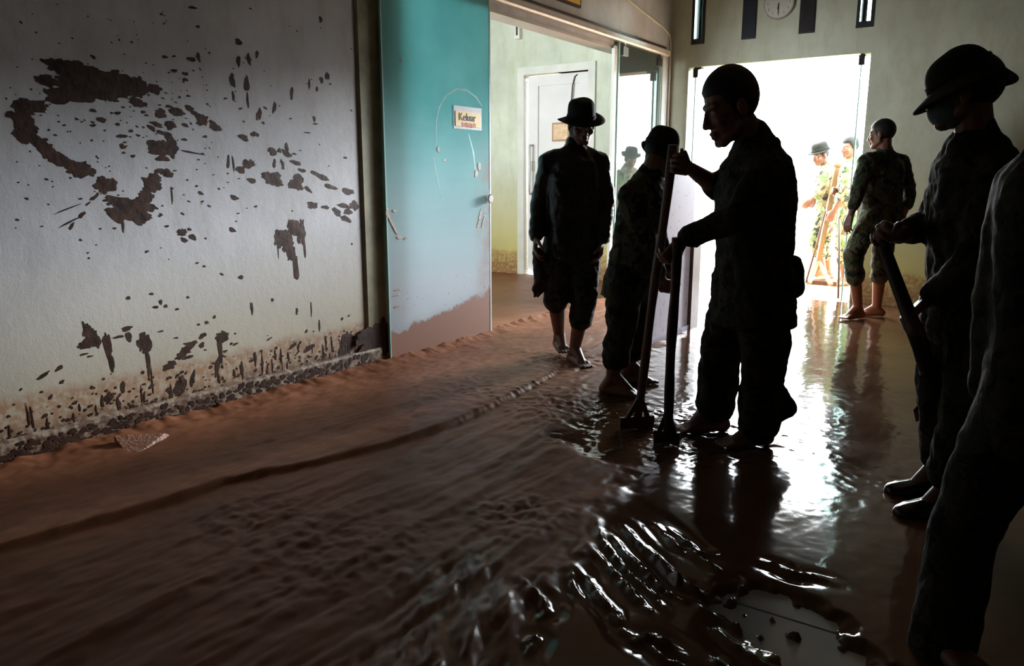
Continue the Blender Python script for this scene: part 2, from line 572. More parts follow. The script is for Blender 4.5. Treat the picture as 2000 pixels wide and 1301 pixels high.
# baseboard with a ledge, running along the left wall
mb = MB()
prof = [(0.0, -0.08), (0.022, -0.08), (0.022, 0.105), (0.016, 0.118), (0.0, 0.124)]
mb.rings([[(a, b, z) for a, z in prof] for b in (4.60, BN)])
struct(obj('baseboard_left', mb, M['wall_left'], M=MROOM, space=MROOM), 'mud-caked skirting along the foot of the grey wall')
# end post of the left wall
mb = MB()
mb.rings([[(a, b, z) for a, b in ((-0.165, 4.44), (-0.165, 4.72), (0.004, 4.72), (0.010, 4.70), (0.010, 4.47), (0.0, 4.44))] for z in (Z0, 2.43)])
struct(obj('trim_1', mb, M['post'], M=MROOM, space=MROOM), 'olive painted post at the end of the grey wall')
# inner lining of the opening
mb = MB()
mb.box((-0.16, OP1, 2.405), (0.004, 4.44, 2.432))
mb.box((-0.16, OP1 - 0.012, Z0), (0.006, OP1 + 0.02, 2.43))
struct(obj('trim_2', mb, M['wall_upper'], M=MROOM, space=MROOM))

# slot windows
for i, (u0, u1) in enumerate(slots):
    mb = MB()
    e = 0.03
    z0, z1 = slot_z
    dep = (-0.20, 0.006)
    mb.box((u0, dep[0], z0), (u0 + e, dep[1], z1)); mb.box((u1 - e, dep[0], z0), (u1, dep[1], z1))
    mb.box((u0 + e, dep[0], z0), (u1 - e, dep[1], z0 + 0.055)); mb.box((u0 + e, dep[0], z1 - e), (u1 - e, dep[1], z1))
    wn = struct(obj(f'window_{i+1}', mb, M['dark'], M=MROOM, space=MROOM), ['dark slot window with a bright slit, nearest the corner', 'dark blue slot window between the slit window and clock', 'dark slot window just beside the clock', 'dark slot window with a bright slit, farthest from the corner'][i])
    mb = MB()
    if i in (0, 3):
        mid = (u0 + u1) / 2
        mb.box((u0 + e, -0.19, z0 + 0.05), (mid - 0.017, -0.16, z1 - e))
        mb.box((mid + 0.017, -0.19, z0 + 0.05), (u1 - e, -0.16, z1 - e))
        mb.box((mid - 0.017, -0.19, z0 + 0.05), (mid + 0.017, -0.16, z0 + 0.085))
        obj('dark_panel', mb, M['dark'], parent=wn, space=MROOM)
        mb = MB(); mb.box((mid - 0.03, -0.155, z0 + 0.05), (mid + 0.03, -0.150, z1 - e))
        obj('pane', mb, M['glass'], parent=wn, space=MROOM)
    else:
        mb.box((u0 + 0.008, -0.06, z0 + 0.012), (u1 - 0.008, 0.012, z1 - 0.01))  # dark sheet painted as the unlit view through the glass
        obj('dark_panel', mb, flat('slot_shade_fill', (0.016, 0.024, 0.034) if i == 1 else (0.020, 0.018, 0.022), 0.3, 0.3, 6), parent=wn, space=MROOM)

# glazed side strips of the doorway with their patch fittings
for i, (u0, u1) in enumerate(((DOOR[0], DOOR[0] + 0.065), (DOOR[1] - 0.085, DOOR[1]))):
    mb = MB(); mb.box((u0, -0.06, Z0), (u1, -0.048, DOOR[2]))
    g = struct(obj(f'door_{i+2}', mb, M['glass'], M=MROOM, space=MROOM), ['narrow glass strip on the corner side of the bright doorway', 'narrow glass strip on the far side of the bright doorway'][i])
    x = u1 if i == 0 else u0
    mb = MB(); mb.box((x - 0.006, -0.066, Z0), (x + 0.006, -0.042, DOOR[2]))
    obj('glass_edge', mb, M['glass_edge'], parent=g, space=MROOM)
    mb = MB(); mb.box((x - 0.025, -0.075, DOOR[2] - 0.10), (x + 0.03, -0.03, DOOR[2] - 0.01))
    mb.box((x - 0.01, -0.09, DOOR[2] - 0.02), (x + 0.07, -0.02, DOOR[2] + 0.005) if i == 0 else (x + 0.02, -0.02, DOOR[2] + 0.005))
    obj('patch_fitting', mb, M['black'], parent=g, space=MROOM)

# ---- sliding rail and glass leaves on the left wall
mb = MB()
mb.rings([[(a, b, z) for a, z in ((0.0, 2.475), (0.055, 2.475), (0.065, 2.49), (0.065, 2.53), (0.05, 2.545), (0.0, 2.545))] for b in (0.16, 4.75)])
rail = struct(obj('trim_3', mb, M['alu'], M=MROOM, space=MROOM), 'pale metal sliding rail above the wide opening')
mb = MB(); mb.box((0.0, 0.16, 2.545), (0.02, 4.75, 2.575))
obj('dark_cover', mb, M['cable'], parent=rail, space=MROOM)

PB = tag(empty('sliding_glass_door', rmat(0.03, (GB0 + GB1) / 2, 0)), 'turquoise frosted glass sliding door, muddy at its foot, with a yellow notice', 'glass door')
mb = MB(); mb.box((0.024, GB1, -0.06), (0.036, GB0, 2.47))
p = obj('pane', mb, M['aqua'], parent=PB, space=MROOM)
# the pane's texture is laid out in room coordinates: give the pane mesh room-space object coords
p.parent = None
p.matrix_world = MROOM
me = p.data
v = np.array([list(x.co) for x in me.vertices])
v += np.array([0.03, (GB0 + GB1) / 2, 0])
for x, q in zip(me.vertices, v):
    x.co = q
p.parent = PB
p.matrix_parent_inverse = PB.matrix_world.inverted()
p.matrix_basis = MROOM
mb = MB()
mb.box((0.022, GB0 - 0.004, -0.06), (0.038, GB0 + 0.006, 2.47))
obj('pane_edge', mb, M['glass_edge'], parent=PB, space=MROOM)
mb = MB()
mb.box((0.022, GB1 - 0.012, -0.06), (0.038, GB1 + 0.004, 2.47))
obj('pane_edge', mb, M['paper_white'], parent=PB, space=MROOM)
kb, kz = 3.432, 1.055
mb = MB()
mb.rings([[(a, kb + r * math.cos(th), kz + r * math.sin(th)) for th in np.linspace(0, 2 * math.pi, 20, endpoint=False)]
          for a, r in ((0.036, 0.030), (0.05, 0.030), (0.056, 0.034), (0.066, 0.034), (0.071, 0.028))])
obj('knob', mb, M['chrome'], parent=PB, space=MROOM, smooth=False)

def text_mesh(body, size, font_extrude=0.0008):
    cu = bpy.data.curves.new('lettering', 'FONT')
    cu.body = body
    cu.size = size
    cu.align_x = 'CENTER'
    cu.align_y = 'CENTER'
    cu.extrude = font_extrude
    o = bpy.data.objects.new('tmp', cu)
    COL.objects.link(o)
    dg = bpy.context.evaluated_depsgraph_get()
    me = bpy.data.meshes.new_from_object(o.evaluated_get(dg))
    vs = np.array([list(x.co) for x in me.vertices]).reshape(-1, 3)
    fs = [tuple(q.vertices) for q in me.polygons]
    bpy.data.objects.remove(o)
    return vs, fs

# yellow notice on the blue glass, in a curling clear sleeve
s0, s1 = onleft(886, 214, 0.04), onleft(941, 252, 0.04)
b0, b1, z0, z1 = s0[1], s1[1], s1[2], s0[2]
sb, sz = (b0 + b1) / 2, (z0 + z1) / 2
N = tag(empty('door_notice', rmat(0.038, sb, sz)), 'small yellow laminated notice taped to the turquoise glass door', 'sign')
mb = MB(); mb.rings([[(a, b0 + (b1 - b0) * q, z) for a, z in ((0.0375, z0 - 0.012), (0.0395, z0 - 0.012), (0.0395, z1 + 0.03), (0.0375, z1 + 0.03))] for q in np.linspace(0, 1, 9)])
obj('plastic_sleeve', mb, M['paper_white'], parent=N, space=MROOM)
mb = MB(); mb.box((0.0395, b1 + 0.018, z0 + 0.006), (0.042, b0 - 0.018, z1 - 0.006))
obj('yellow_card', mb, M['yellow'], parent=N, space=MROOM)
def on_left_text(body, size, bc, zc, a):
    vs, fs = text_mesh(body, size)
    return [(a + v[2], bc - v[0], zc + v[1]) for v in vs], fs
obj('lettering', on_left_text('Keluar', 0.075, sb + 0.01, sz + 0.012, 0.0428), M['ink'], parent=N, space=MROOM)
mb = MB()
random.seed(5)
q = sb + 0.075
while q > sb - 0.085:
    wd = random.uniform(0.006, 0.016)
    mb.box((0.042, q - wd, sz - 0.052 + random.uniform(-0.003, 0.003)), (0.0428, q, sz - 0.024 + random.uniform(-0.004, 0.004)))
    q -= wd + random.uniform(0.004, 0.010)
obj('red_lettering', mb, M['red_ink'], parent=N, space=MROOM)

# clear sliding leaf near the corner
P2 = tag(empty('sliding_glass_leaf', rmat(0.03, 0.77, 0)), 'clear greenish glass sliding leaf beside the room corner, mirroring the doorway', 'glass door')
mb = MB(); mb.box((0.024, 0.25, -0.06), (0.034, 1.29, 2.47))
obj('pane', mb, M['glass'], parent=P2, space=MROOM)
mb = MB(); mb.box((0.020, 1.285, -0.06), (0.038, 1.305, 2.47))
obj('pane_edge', mb, M['glass_edge'], parent=P2, space=MROOM)
mb = MB(); mb.box((0.0, 1.33, -0.06), (0.03, 1.38, 2.43))
obj('frame_strip', mb, M['white_frame'], parent=P2, space=MROOM)
for q, mt in ((1.17, 'chrome'), (0.36, 'black')):
    mb = MB(); mb.box((0.014, q - 0.055, 2.36), (0.044, q + 0.055, 2.44)); mb.box((0.02, q - 0.012, 2.43), (0.036, q + 0.012, 2.49))
    obj('hanger_clamp', mb, M[mt], parent=P2, space=MROOM)

# framed sign above the lintel
q0, q1 = onleft(1062, -16), onleft(1130, 17)
mb = MB(); mb.box((0.0, q1[1], q1[2]), (0.025, q1[1] + 0.75, q1[2] + 0.22))
S2 = tag(obj('lintel_sign', mb, M['cable'], M=rmat(0, q1[1] + 0.37, q1[2]), space=MROOM), 'yellow sign in a dark frame above the sliding rail', 'sign')
mb = MB(); mb.box((0.02, q1[1] + 0.022, q1[2] + 0.022), (0.028, q1[1] + 0.728, q1[2] + 0.198))
obj('yellow_card', mb, M['yellow'], parent=S2, space=MROOM)

# conduit running down the corner
c0, c1 = onleft(1222, -4, 0.012), onleft(1294, 54, 0.012)
mb = MB()
mb.tube([(0.012, c0[1] + 0.6, c0[2] + 0.35), (0.012, c0[1], c0[2]), (0.012, c1[1], c1[2] + 0.005), (0.012, 0.06, c1[2] - 0.05), (0.014, 0.035, c1[2] - 0.15), (0.014, 0.03, 0.02)], 0.011)
tag(obj('cable_conduit', mb, M['white_frame'], M=rmat(0.014, 0.03, 0), space=MROOM, smooth=True), 'thin pale cable conduit running down the room corner', 'conduit')

# clock
ck = onback(1523, 7)
CK = tag(empty('wall_clock', rmat(ck[0], 0.0, ck[2])), 'round pale wall clock between the dark slot windows', 'clock')
def cyl_b(a, z, r0, r1, y0, y1, n=40):
    mb = MB()
    mb.rings([[(a + r * math.cos(th), y, z + r * math.sin(th)) for th in np.linspace(0, 2 * math.pi, n, endpoint=False)] for r, y in ((r0, y0), (r1, y1))])
    return mb
obj('case', cyl_b(ck[0], ck[2], 0.152, 0.148, 0.0, 0.030), M['clock_grey'], parent=CK, space=MROOM)
obj('dial', cyl_b(ck[0], ck[2], 0.138, 0.138, 0.025, 0.033), M['clock_face'], parent=CK, space=MROOM)
for h in range(1, 13):
    an = math.pi / 2 - h * math.pi / 6
    vs, fs = text_mesh(str(h), 0.036)
    obj('numeral', ([(ck[0] + 0.108 * math.cos(an) + v[0], 0.0345 + v[2], ck[2] + 0.108 * math.sin(an) + v[1]) for v in vs], fs), M['clock_grey'], parent=CK, space=MROOM)
for L, an in ((0.06, -1.72), (0.10, -1.57)):
    mb = MB()
    mb.bar((ck[0], 0.037, ck[2]), (ck[0] + L * math.cos(an), 0.037, ck[2] + L * math.sin(an)), 0.007, 0.002, side=(1, 0, 0))
    obj('hand', mb, M['ink'], parent=CK, space=MROOM)

# ---- side-room door in the back wall plane
DR = struct(empty('door_1', rmat((SD[0] + SD[1]) / 2, 0, 0)), 'white panelled side-room door with a long bar handle')
mb = MB()
mb.box((SD[0], -0.15, Z0), (SD[0] + 0.09, 0.03, SD[2])); mb.box((SD[1] - 0.09, -0.15, Z0), (SD[1], 0.03, SD[2])); mb.box((SD[0] + 0.09, -0.15, SD[2] - 0.09), (SD[1] - 0.09, 0.03, SD[2]))
obj('frame', mb, M['white_frame'], parent=DR, space=MROOM)
x0, x1, zt = SD[0] + 0.11, SD[1] - 0.10, SD[2] - 0.10
mb = MB(); mb.box((x0, -0.10, -0.06), (x1, -0.065, zt))
leaf = obj('leaf', mb, M['white_door'], parent=DR, space=MROOM)
mb = MB()
mb.box((x0, -0.065, -0.06), (x0 + 0.14, -0.045, zt)); mb.box((x1 - 0.14, -0.065, -0.06), (x1, -0.045, zt)); mb.box((x0 + 0.14, -0.065, zt - 0.12), (x1 - 0.14, -0.045, zt)); mb.box((x0 + 0.14, -0.065, -0.06), (x1 - 0.14, -0.045, 0.20))
obj('stile_frame', mb, M['white_door'], parent=DR, space=MROOM)
hx = x0 + 0.07
mb = MB()
mb.tube([(hx, -0.05, 1.02), (hx, 0.02, 1.02), (hx, 0.03, 1.05), (hx, 0.03, 1.58), (hx, 0.02, 1.61), (hx, -0.05, 1.61)], 0.014)
obj('handle', mb, M['alu'], parent=DR, space=MROOM, smooth=True)
mb = MB(); mb.box((hx - 0.03, -0.05, 1.30), (hx + 0.03, -0.03, 1.42)); obj('lock_plate', mb, M['alu'], parent=DR, space=MROOM)
n0, n1 = onback(1078, 240, -0.04), onback(1106, 272, -0.04)
mb = MB(); mb.box((n0[0], -0.062, n1[2] - 0.02), (n0[0] + 0.24, -0.045, n0[2]))
NF = tag(obj('framed_notice', mb, M['wood_pale'], M=rmat(n0[0] + 0.1, -0.045, n1[2]), space=MROOM), 'small orange framed notice hung on the white door', 'sign')
mb = MB(); mb.box((n0[0] + 0.02, -0.046, n1[2]), (n0[0] + 0.22, -0.042, n0[2] - 0.02))
obj('paper', mb, flat('orange_paper', (0.72, 0.50, 0.30), 0.6, 0.2, 20), parent=NF, space=MROOM)
w0 = onback(1127, 145, -0.03)
mb = MB()
mb.tube([(w0[0], -0.05, w0[2]), (w0[0] - 0.03, -0.035, w0[2] - 0.02), (w0[0] - 0.06, -0.035, w0[2] - 0.12), (w0[0] - 0.072, -0.036, w0[2] - 0.28), (w0[0] - 0.07, -0.036, w0[2] - 0.75)], 0.008)
tag(obj('hanging_wire', mb, M['cable'], M=rmat(w0[0], -0.04, w0[2]), space=MROOM, smooth=True), 'dark wire dangling down the white door', 'wire')
# small pipe stub by the ceiling of the side room
k0 = onback(1015, 50)
mb = MB(); mb.box((k0[0] - 0.035, 0.0, k0[2] - 0.16), (k0[0] + 0.035, 0.06, k0[2] + 0.5))
mb2 = MB(); mb2.box((k0[0] - 0.012, 0.055, k0[2] - 0.12), (k0[0] + 0.012, 0.064, k0[2] + 0.45))
cd = tag(obj('wall_duct', mb, M['white_frame'], M=rmat(k0[0], 0, k0[2]), space=MROOM), 'pale cable duct high on the side-room wall', 'duct')
obj('slot', mb2, M['cable'], parent=cd, space=MROOM)

# ------------------------------------------------------------------ numpy noise
rng = np.random.default_rng(7)
PERM = rng.permutation(512)
GRAD = rng.normal(size=(512, 2))
GRAD /= np.linalg.norm(GRAD, axis=1)[:, None]
def perlin(x, y):
    xi, yi = np.floor(x).astype(int), np.floor(y).astype(int)
    xf, yf = x - xi, y - yi
    u, v = xf * xf * xf * (xf * (xf * 6 - 15) + 10), yf * yf * yf * (yf * (yf * 6 - 15) + 10)
    def g(i, j, dx, dy):
        h = PERM[(PERM[(xi + i) % 512] + yi + j) % 512]
        return GRAD[h, 0] * dx + GRAD[h, 1] * dy
    a = g(0, 0, xf, yf) * (1 - u) + g(1, 0, xf - 1, yf) * u
    b = g(0, 1, xf, yf - 1) * (1 - u) + g(1, 1, xf - 1, yf - 1) * u
    return a * (1 - v) + b * v
def fbm(x, y, o=4, r=0.5):
    s, k = 0, 1.0
    for i in range(o):
        s = s + k * perlin(x * 2 ** i + 17.3 * i, y * 2 ** i + 5.1 * i)
        k *= r
    return s
def segdist(A, B, pts):
    """distance to a polyline and signed side of the nearest segment"""
    best = np.full(A.shape, 1e9)
    side = np.zeros(A.shape)
    par = np.zeros(A.shape)
    n = len(pts) - 1
    for k in range(n):
        p, q = pts[k], pts[k + 1]
        d = q - p
        L2 = d @ d
        t = np.clip(((A - p[0]) * d[0] + (B - p[1]) * d[1]) / L2, 0, 1)
        dx, dy = A - p[0] - t * d[0], B - p[1] - t * d[1]
        ds = np.hypot(dx, dy)
        m = ds < best
        best[m] = ds[m]
        side[m] = np.sign(d[0] * dy - d[1] * dx)[m]
        par[m] = ((k + t) / n)[m]
    return best, side, par
def inpoly(A, B, pts):
    c = np.zeros(A.shape, bool)
    n = len(pts)
    for i in range(n):
        (x0, y0), (x1, y1) = pts[i], pts[(i + 1) % n]
        cond = ((y0 > B) != (y1 > B))
        xs = x0 + (B - y0) / (y1 - y0 + 1e-12) * (x1 - x0)
        c ^= cond & (A < xs)
    return c
def ground_ab(pix):
    return [toroom(G(x, y))[:2] for x, y in pix]
def sdf_poly(A, B, pts):
    d, _, _ = segdist(A, B, list(pts) + [pts[0]])
    return np.where(inpoly(A, B, pts), -d, d)

# ------------------------------------------------------------------ floor and mud
TILE_Z = -0.035
mb = MB(); mb.box((-0.0, 0.0, -0.16), (AR, BN, TILE_Z - 0.006))
fl = struct(obj('floor', mb, M['grout'], M=MROOM, space=MROOM), 'tiled floor under a layer of flood mud')
tc = toroom(G(1560, 1200))
TS = 0.60
for i in range(-2, 2):
    for j in range(-2, 2):
        a0, b0 = tc[0] + 0.28 + i * TS, tc[1] - 0.02 + j * TS
        mb = MB()
        mb.rings([[(a0 + q, b0 + q, z), (a0 + TS - q, b0 + q, z), (a0 + TS - q, b0 + TS - q, z), (a0 + q, b0 + TS - q, z)]
                  for q, z in ((0.003, TILE_Z - 0.012), (0.003, TILE_Z - 0.002), (0.005, TILE_Z))])
        obj('tile', mb, M['tile'], parent=fl, space=MROOM)

ax = np.concatenate([np.arange(0.0, 4.3, 0.0105), np.arange(4.3, AR + 0.05, 0.08)])
bx = np.concatenate([np.arange(-0.0, 2.0, 0.03), np.arange(2.0, 8.2, 0.0112), np.arange(8.2, BN + 0.05, 0.1)])
ax[-1], bx[-1] = AR, BN
A, B = np.meshgrid(ax, bx, indexing='ij')
Hbig = 0.010 * fbm(A * 1.3, B * 1.3, 3)
Hh = 0 * A
wetpoly = ground_ab([(1345, 622), (1290, 668), (1235, 742), (1140, 800), (1085, 856), (1165, 905), (1235, 905), (1190, 960), (1120, 1090), (1010, 1190), (960, 1290), (940, 1700), (2700, 1700), (2400, 700), (1900, 590), (1650, 583), (1500, 577), (1400, 585)])
sd = sdf_poly(A, B, wetpoly) + 0.10 * fbm(A * 4, B * 4, 4, 0.6)
wet = np.clip(0.5 - sd / 0.14, 0, 1)
wet = wet * wet * (3 - 2 * wet)
paste = sdf_poly(A, B, ground_ab([(1668, 588), (1672, 700), (1680, 800), (1692, 930), (1660, 1010), (1800, 1080), (2300, 1080), (2300, 600), (1800, 588)])) + 0.05 * fbm(A * 5, B * 5, 3)
wet = wet * (1 - 0.13 * np.clip(0.5 - paste / 0.16, 0, 1))
Hh += Hbig * (1 - 0.85 * wet)
# swept pasty mud: long drag streaks parallel to the left wall
streak = fbm(A * 7 + 0.8 * fbm(A * 2, B * 0.7, 2), B * 0.9, 4, 0.55)
Hh += (1 - wet) * 0.012 * streak
Hh += (1 - wet) * 0.004 * fbm(A * 26, B * 9, 3)
# mud banked against the left wall
Hh += 0.028 * np.exp(-A / 0.10) * (1 + 0.7 * fbm(A * 9, B * 9, 3)) + 0.018 * np.exp(-A / 0.35)
# long edge left by the sweepers
line = ground_ab([(-120, 1115), (0, 1080), (200, 1020), (440, 945), (620, 905), (760, 868), (880, 830), (960, 795), (1040, 755), (1080, 733), (1100, 712)])
dl, sl, pl = segdist(A, B, [np.array(p) for p in line])
lump = 1 + 1.2 * np.clip(fbm(A * 30, B * 30, 2), -0.5, 1) * np.clip((pl - 0.5) * 3, 0, 1)
endk = np.clip((1 - pl) * 12, 0, 1)
sgn_d = dl * np.where(sl > 0, 1, -1)
Hh += endk * 0.021 * 0.5 * (1 - np.tanh(sgn_d / 0.013)) * np.exp(-dl / 0.12) - endk * 0.010 * 0.5 * (1 + np.tanh(sgn_d / 0.013)) * np.exp(-dl / 0.06)
Hh += endk * (lump - 1) * 0.010 * np.exp(-(dl / 0.03) ** 2)
# squeegee ridges in the wet mud (traced in the photograph, laid on the floor)
Z7 = lambda q: (1000 + q[0] * 0.5, 800 + q[1] * 0.5)
ridges = [
    [(430, 440), (520, 540), (600, 610), (660, 670), (760, 720)], [(380, 470), (450, 560), (520, 620), (600, 700), (660, 735)],
    [(330, 420), (345, 490), (400, 560), (470, 640), (540, 700), (565, 745)], [(310, 530), (380, 600), (450, 680), (500, 740), (540, 780)],
    [(235, 600), (290, 645), (340, 720), (400, 780), (430, 850)], [(520, 520), (600, 600), (650, 655), (750, 715)],
    [(850, 800), (900, 850), (990, 890)], [(800, 850), (900, 930), (1000, 995), (1120, 1040)], [(950, 575), (1040, 605), (1100, 635), (1180, 640), (1250, 660)],
    [(440, 880), (540, 910), (600, 960), (690, 1000)], [(30, 650), (60, 690), (120, 740), (140, 780), (120, 800)], [(520, 870), (600, 905), (690, 960)],
    [(690, 540), (720, 560), (800, 620)], [(1060, 960), (1120, 985), (1180, 990)], [(230, 610), (240, 680), (270, 720)],
    [(60, 900), (90, 880), (70, 940)], [(780, 960), (830, 1010)], [(430, 850), (500, 880), (560, 870), (640, 930)],
    [(550, 400), (640, 470), (720, 540), (800, 560)], [(470, 350), (560, 430), (640, 520), (700, 560)],
]
for rl in ridges:
    pts = [np.array(q) for q in ground_ab([Z7(q) for q in rl])]
    d, sgn, par = segdist(A, B, pts)
    wv = 0.0105
    amp = 0.014 * np.sin(np.clip(par, 0.02, 0.98) * math.pi) ** 0.5
    Hh += amp * np.clip(1 + 1.1 * fbm(A * 32, B * 32, 2), 0.1, 2) * np.exp(-(d / wv) ** 2) - 0.4 * amp * np.exp(-((d - 0.035) / 0.02) ** 2)
# comb-like drag marks running towards the camera at bottom centre
comb = sdf_poly(A, B, ground_ab([(800, 1110), (960, 1060), (1030, 1150), (1000, 1400), (640, 1400)]))
ck_ = np.clip(0.5 - comb / 0.2, 0, 1)
Hh += ck_ * 0.016 * fbm((A * EV[0] - B * D1[0]) * 20, (A * EV[1] - B * D1[1]) * 3.2, 3, 0.6)
wet = np.maximum(wet, ck_ * 0.45)
# churned mud where the men stand
for (px, py), r, amp in (((1120, 790), 0.35, 0.014), ((1300, 830), 0.35, 0.010), ((1420, 850), 0.35, 0.006), ((1780, 960), 0.2, 0.005), ((1110, 705), 0.3, 0.012), ((900, 760), 0.3, 0.006), ((1020, 1000), 0.18, 0.012), ((640, 1080), 0.35, 0.008), ((470, 1010), 0.2, 0.008)):
    q = toroom(G(px, py))
    k = np.exp(-((A - q[0]) ** 2 + (B - q[1]) ** 2) / r ** 2)
    Hh += k * amp * fbm(A * 17, B * 17, 3, 0.6)
# gentle ripples on the wet mud
Hh += wet * (0.0009 * fbm(A * 9, B * 6, 3) + 0.0004 * fbm(A * 40, B * 25, 2))
Hh -= wet * 0.012
# squeegeed patch where the tiles show
patch = ground_ab([Z7(q) for q in ((785, 735), (860, 690), (935, 662), (1050, 690), (1160, 740), (1255, 800), (1300, 880), (1390, 950), (1480, 1010), (1500, 1120), (1300, 1120), (1110, 1010), (985, 890), (880, 800))])
ps = sdf_poly(A, B, patch) + 0.035 * fbm(A * 11, B * 11, 4, 0.6)
spk = np.clip(perlin(A * 19, B * 19) - 0.34, 0, 1) * 0.16
pk = np.clip(1.0 - ps / 0.05, 0, 1)
Hh = Hh * (1 - pk) + pk * (TILE_Z - 0.004 + spk)
wet = np.maximum(wet, pk)
for q in ([(590, 560), (640, 545), (720, 600), (745, 640), (700, 660), (620, 610)], [(470, 330), (560, 380), (640, 430), (700, 470), (660, 480), (560, 440), (450, 400)], [(330, 60), (420, 40), (440, 130), (360, 150)]):
    ps = sdf_poly(A, B, ground_ab([Z7(x) for x in q])) + 0.015 * fbm(A * 14, B * 14, 3)
    k = np.clip(0.5 - ps / 0.05, 0, 1)
    Hh = Hh * (1 - k) + k * (-0.016)
    wet = np.maximum(wet, k)

def grid_obj(name, A, B, H, wet, mat, parent=None):
    n, m = A.shape
    V = np.stack([A, B, H], -1).reshape(-1, 3)
    idx = np.arange(n * m).reshape(n, m)
    q = np.stack([idx[:-1, :-1], idx[1:, :-1], idx[1:, 1:], idx[:-1, 1:]], -1).reshape(-1, 4)
    me = bpy.data.meshes.new(name)
    me.vertices.add(len(V)); me.vertices.foreach_set('co', V.astype(np.float32).ravel())
    me.loops.add(q.size); me.loops.foreach_set('vertex_index', q.astype(np.int32).ravel())
    me.polygons.add(len(q))
    me.polygons.foreach_set('loop_start', (np.arange(len(q)) * 4).astype(np.int32))
    me.polygons.foreach_set('loop_total', np.full(len(q), 4, np.int32))
    me.update(calc_edges=True)
    me.polygons.foreach_set('use_smooth', np.ones(len(q), bool))
    at = me.attributes.new('wet', 'FLOAT', 'POINT')
    at.data.foreach_set('value', wet.astype(np.float32).ravel())
    me.materials.append(mat)
    o = bpy.data.objects.new(name, me)
    COL.objects.link(o)
    if parent:
        o.parent = parent
    else:
        o.matrix_world = MROOM
    WM[o.name] = MROOM
    return o
mud = grid_obj('mud', A, B, Hh, wet, M['mud'])
mud['kind'] = 'stuff'
tag(mud, 'slick brown flood mud spread over the room floor', 'mud')
def mud_z(P):
    r = toroom(P)
    i = int(np.clip(np.searchsorted(ax, r[0]), 0, len(ax) - 1)); j = int(np.clip(np.searchsorted(bx, r[1]), 0, len(bx) - 1))
    return Hh[i, j]
# side room
a2, b2 = np.meshgrid(np.append(np.arange(-4.6, 0.0, 0.04), 0.0), np.arange(0.0, 5.36, 0.04), indexing='ij')
h2 = 0.012 * fbm(a2 * 1.5, b2 * 1.5, 4) + 0.008 * fbm(a2 * 8, b2 * 3, 3) + 0.006
sm = grid_obj('side_room_mud', a2, b2, h2, 0.1 + 0 * a2, M['mud'])
sm['kind'] = 'stuff'
tag(sm, 'orange-brown mud on the side-room floor beyond the opening', 'mud')
# outdoors
a3, b3 = np.meshgrid(np.arange(-30, 36, 0.5), np.arange(-60, 0.01, 0.5), indexing='ij')
h3 = -0.01 + 0.02 * fbm(a3 * 0.8, b3 * 0.8, 3) * np.clip(-b3 - 0.6, 0, 1)
og = grid_obj('ground', a3, b3, h3, 0.2 + 0 * a3, M['outside_mud'])
struct(og, 'muddy yard outside the bright doorway')

# broken tile slab lying in the mud by the wall
c0 = G(268, 868)
q0 = [G(222, 850, 0.055), G(322, 846, 0.035), G(330, 850, 0.02), G(290, 880, -0.005), G(255, 897, -0.01)]
top = [np.array(p) for p in q0]
mb = MB(); mb.rings([[p + np.array([0, 0.0, -0.03]) for p in top], [p for p in top]])
sl_ = tag(obj('tile_fragment', mb, M['mud_clod'], M=T((c0[0], c0[1], 0))), 'broken pinkish slab stuck in the mud at the wall foot', 'rubble')
# ------------------------------------------------------------------ mud splatter on the left wall
random.seed(11)
SP = MB()
def blob(bc, zc, rb, rz, rot=0.0, n=14, h=0.0007, rough=0.25, a=0.0):
    ph = [random.uniform(0, 6.28) for _ in range(3)]
    base, mid = [], []
    for i in range(n):
        th = 2 * math.pi * i / n
        k = 1 + rough * (0.5 * math.sin(2 * th + ph[0]) + 0.5 * math.sin(3 * th + ph[1]) + 0.35 * math.sin(5 * th + ph[2])) + random.uniform(-0.1, 0.1)
        x, y = rb * k * math.cos(th), rz * k * math.sin(th)
        X, Y = x * math.cos(rot) - y * math.sin(rot), x * math.sin(rot) + y * math.cos(rot)
        base.append((a + 0.0006, bc - X, zc - Y))
        mid.append((a + h, bc - X * 0.88, zc - Y * 0.88))
    o = len(SP.v)
    SP.v.extend(base + mid + [(a + h * 1.05, bc, zc)])
    for i in range(n):
        j = (i + 1) % n
        SP.f.append((o + i, o + j, o + n + j, o + n + i))
        SP.f.append((o + n + i, o + n + j, o + 2 * n))
def pxblob(px, py, rx, ry, rot=0.0, **kw):
    if px > 694:
        kw.setdefault('a', 0.011)
    c = onleft(px, py)
    cxp = onleft(px + 2, py); cyp = onleft(px, py + 2)
    sx, sy = abs(cxp[1] - c[1]) / 2, abs(cyp[2] - c[2]) / 2
    blob(c[1], c[2], max(rx * sx, 0.003), max(ry * sy, 0.003), math.radians(rot), **kw)
    if min(rx, ry) > 6.5 and rx < 60:            # lumpy outline and thrown flecks
        for _ in range(int(6 + rx / 3)):
            th = random.uniform(0, 6.283)
            e = random.uniform(0.75, 1.08)
            q = random.uniform(0.16, 0.36)
            x, y = rx * e * math.cos(th), ry * e * math.sin(th)
            cr, sr = math.cos(math.radians(rot)), math.sin(math.radians(rot))
            blob(c[1] - (x * cr - y * sr) * sx, c[2] - (x * sr + y * cr) * sy, rx * q * sx, ry * q * sy * 1.1, random.uniform(-0.3, 0.5), n=9, h=0.0006, a=kw.get('a', 0.0))
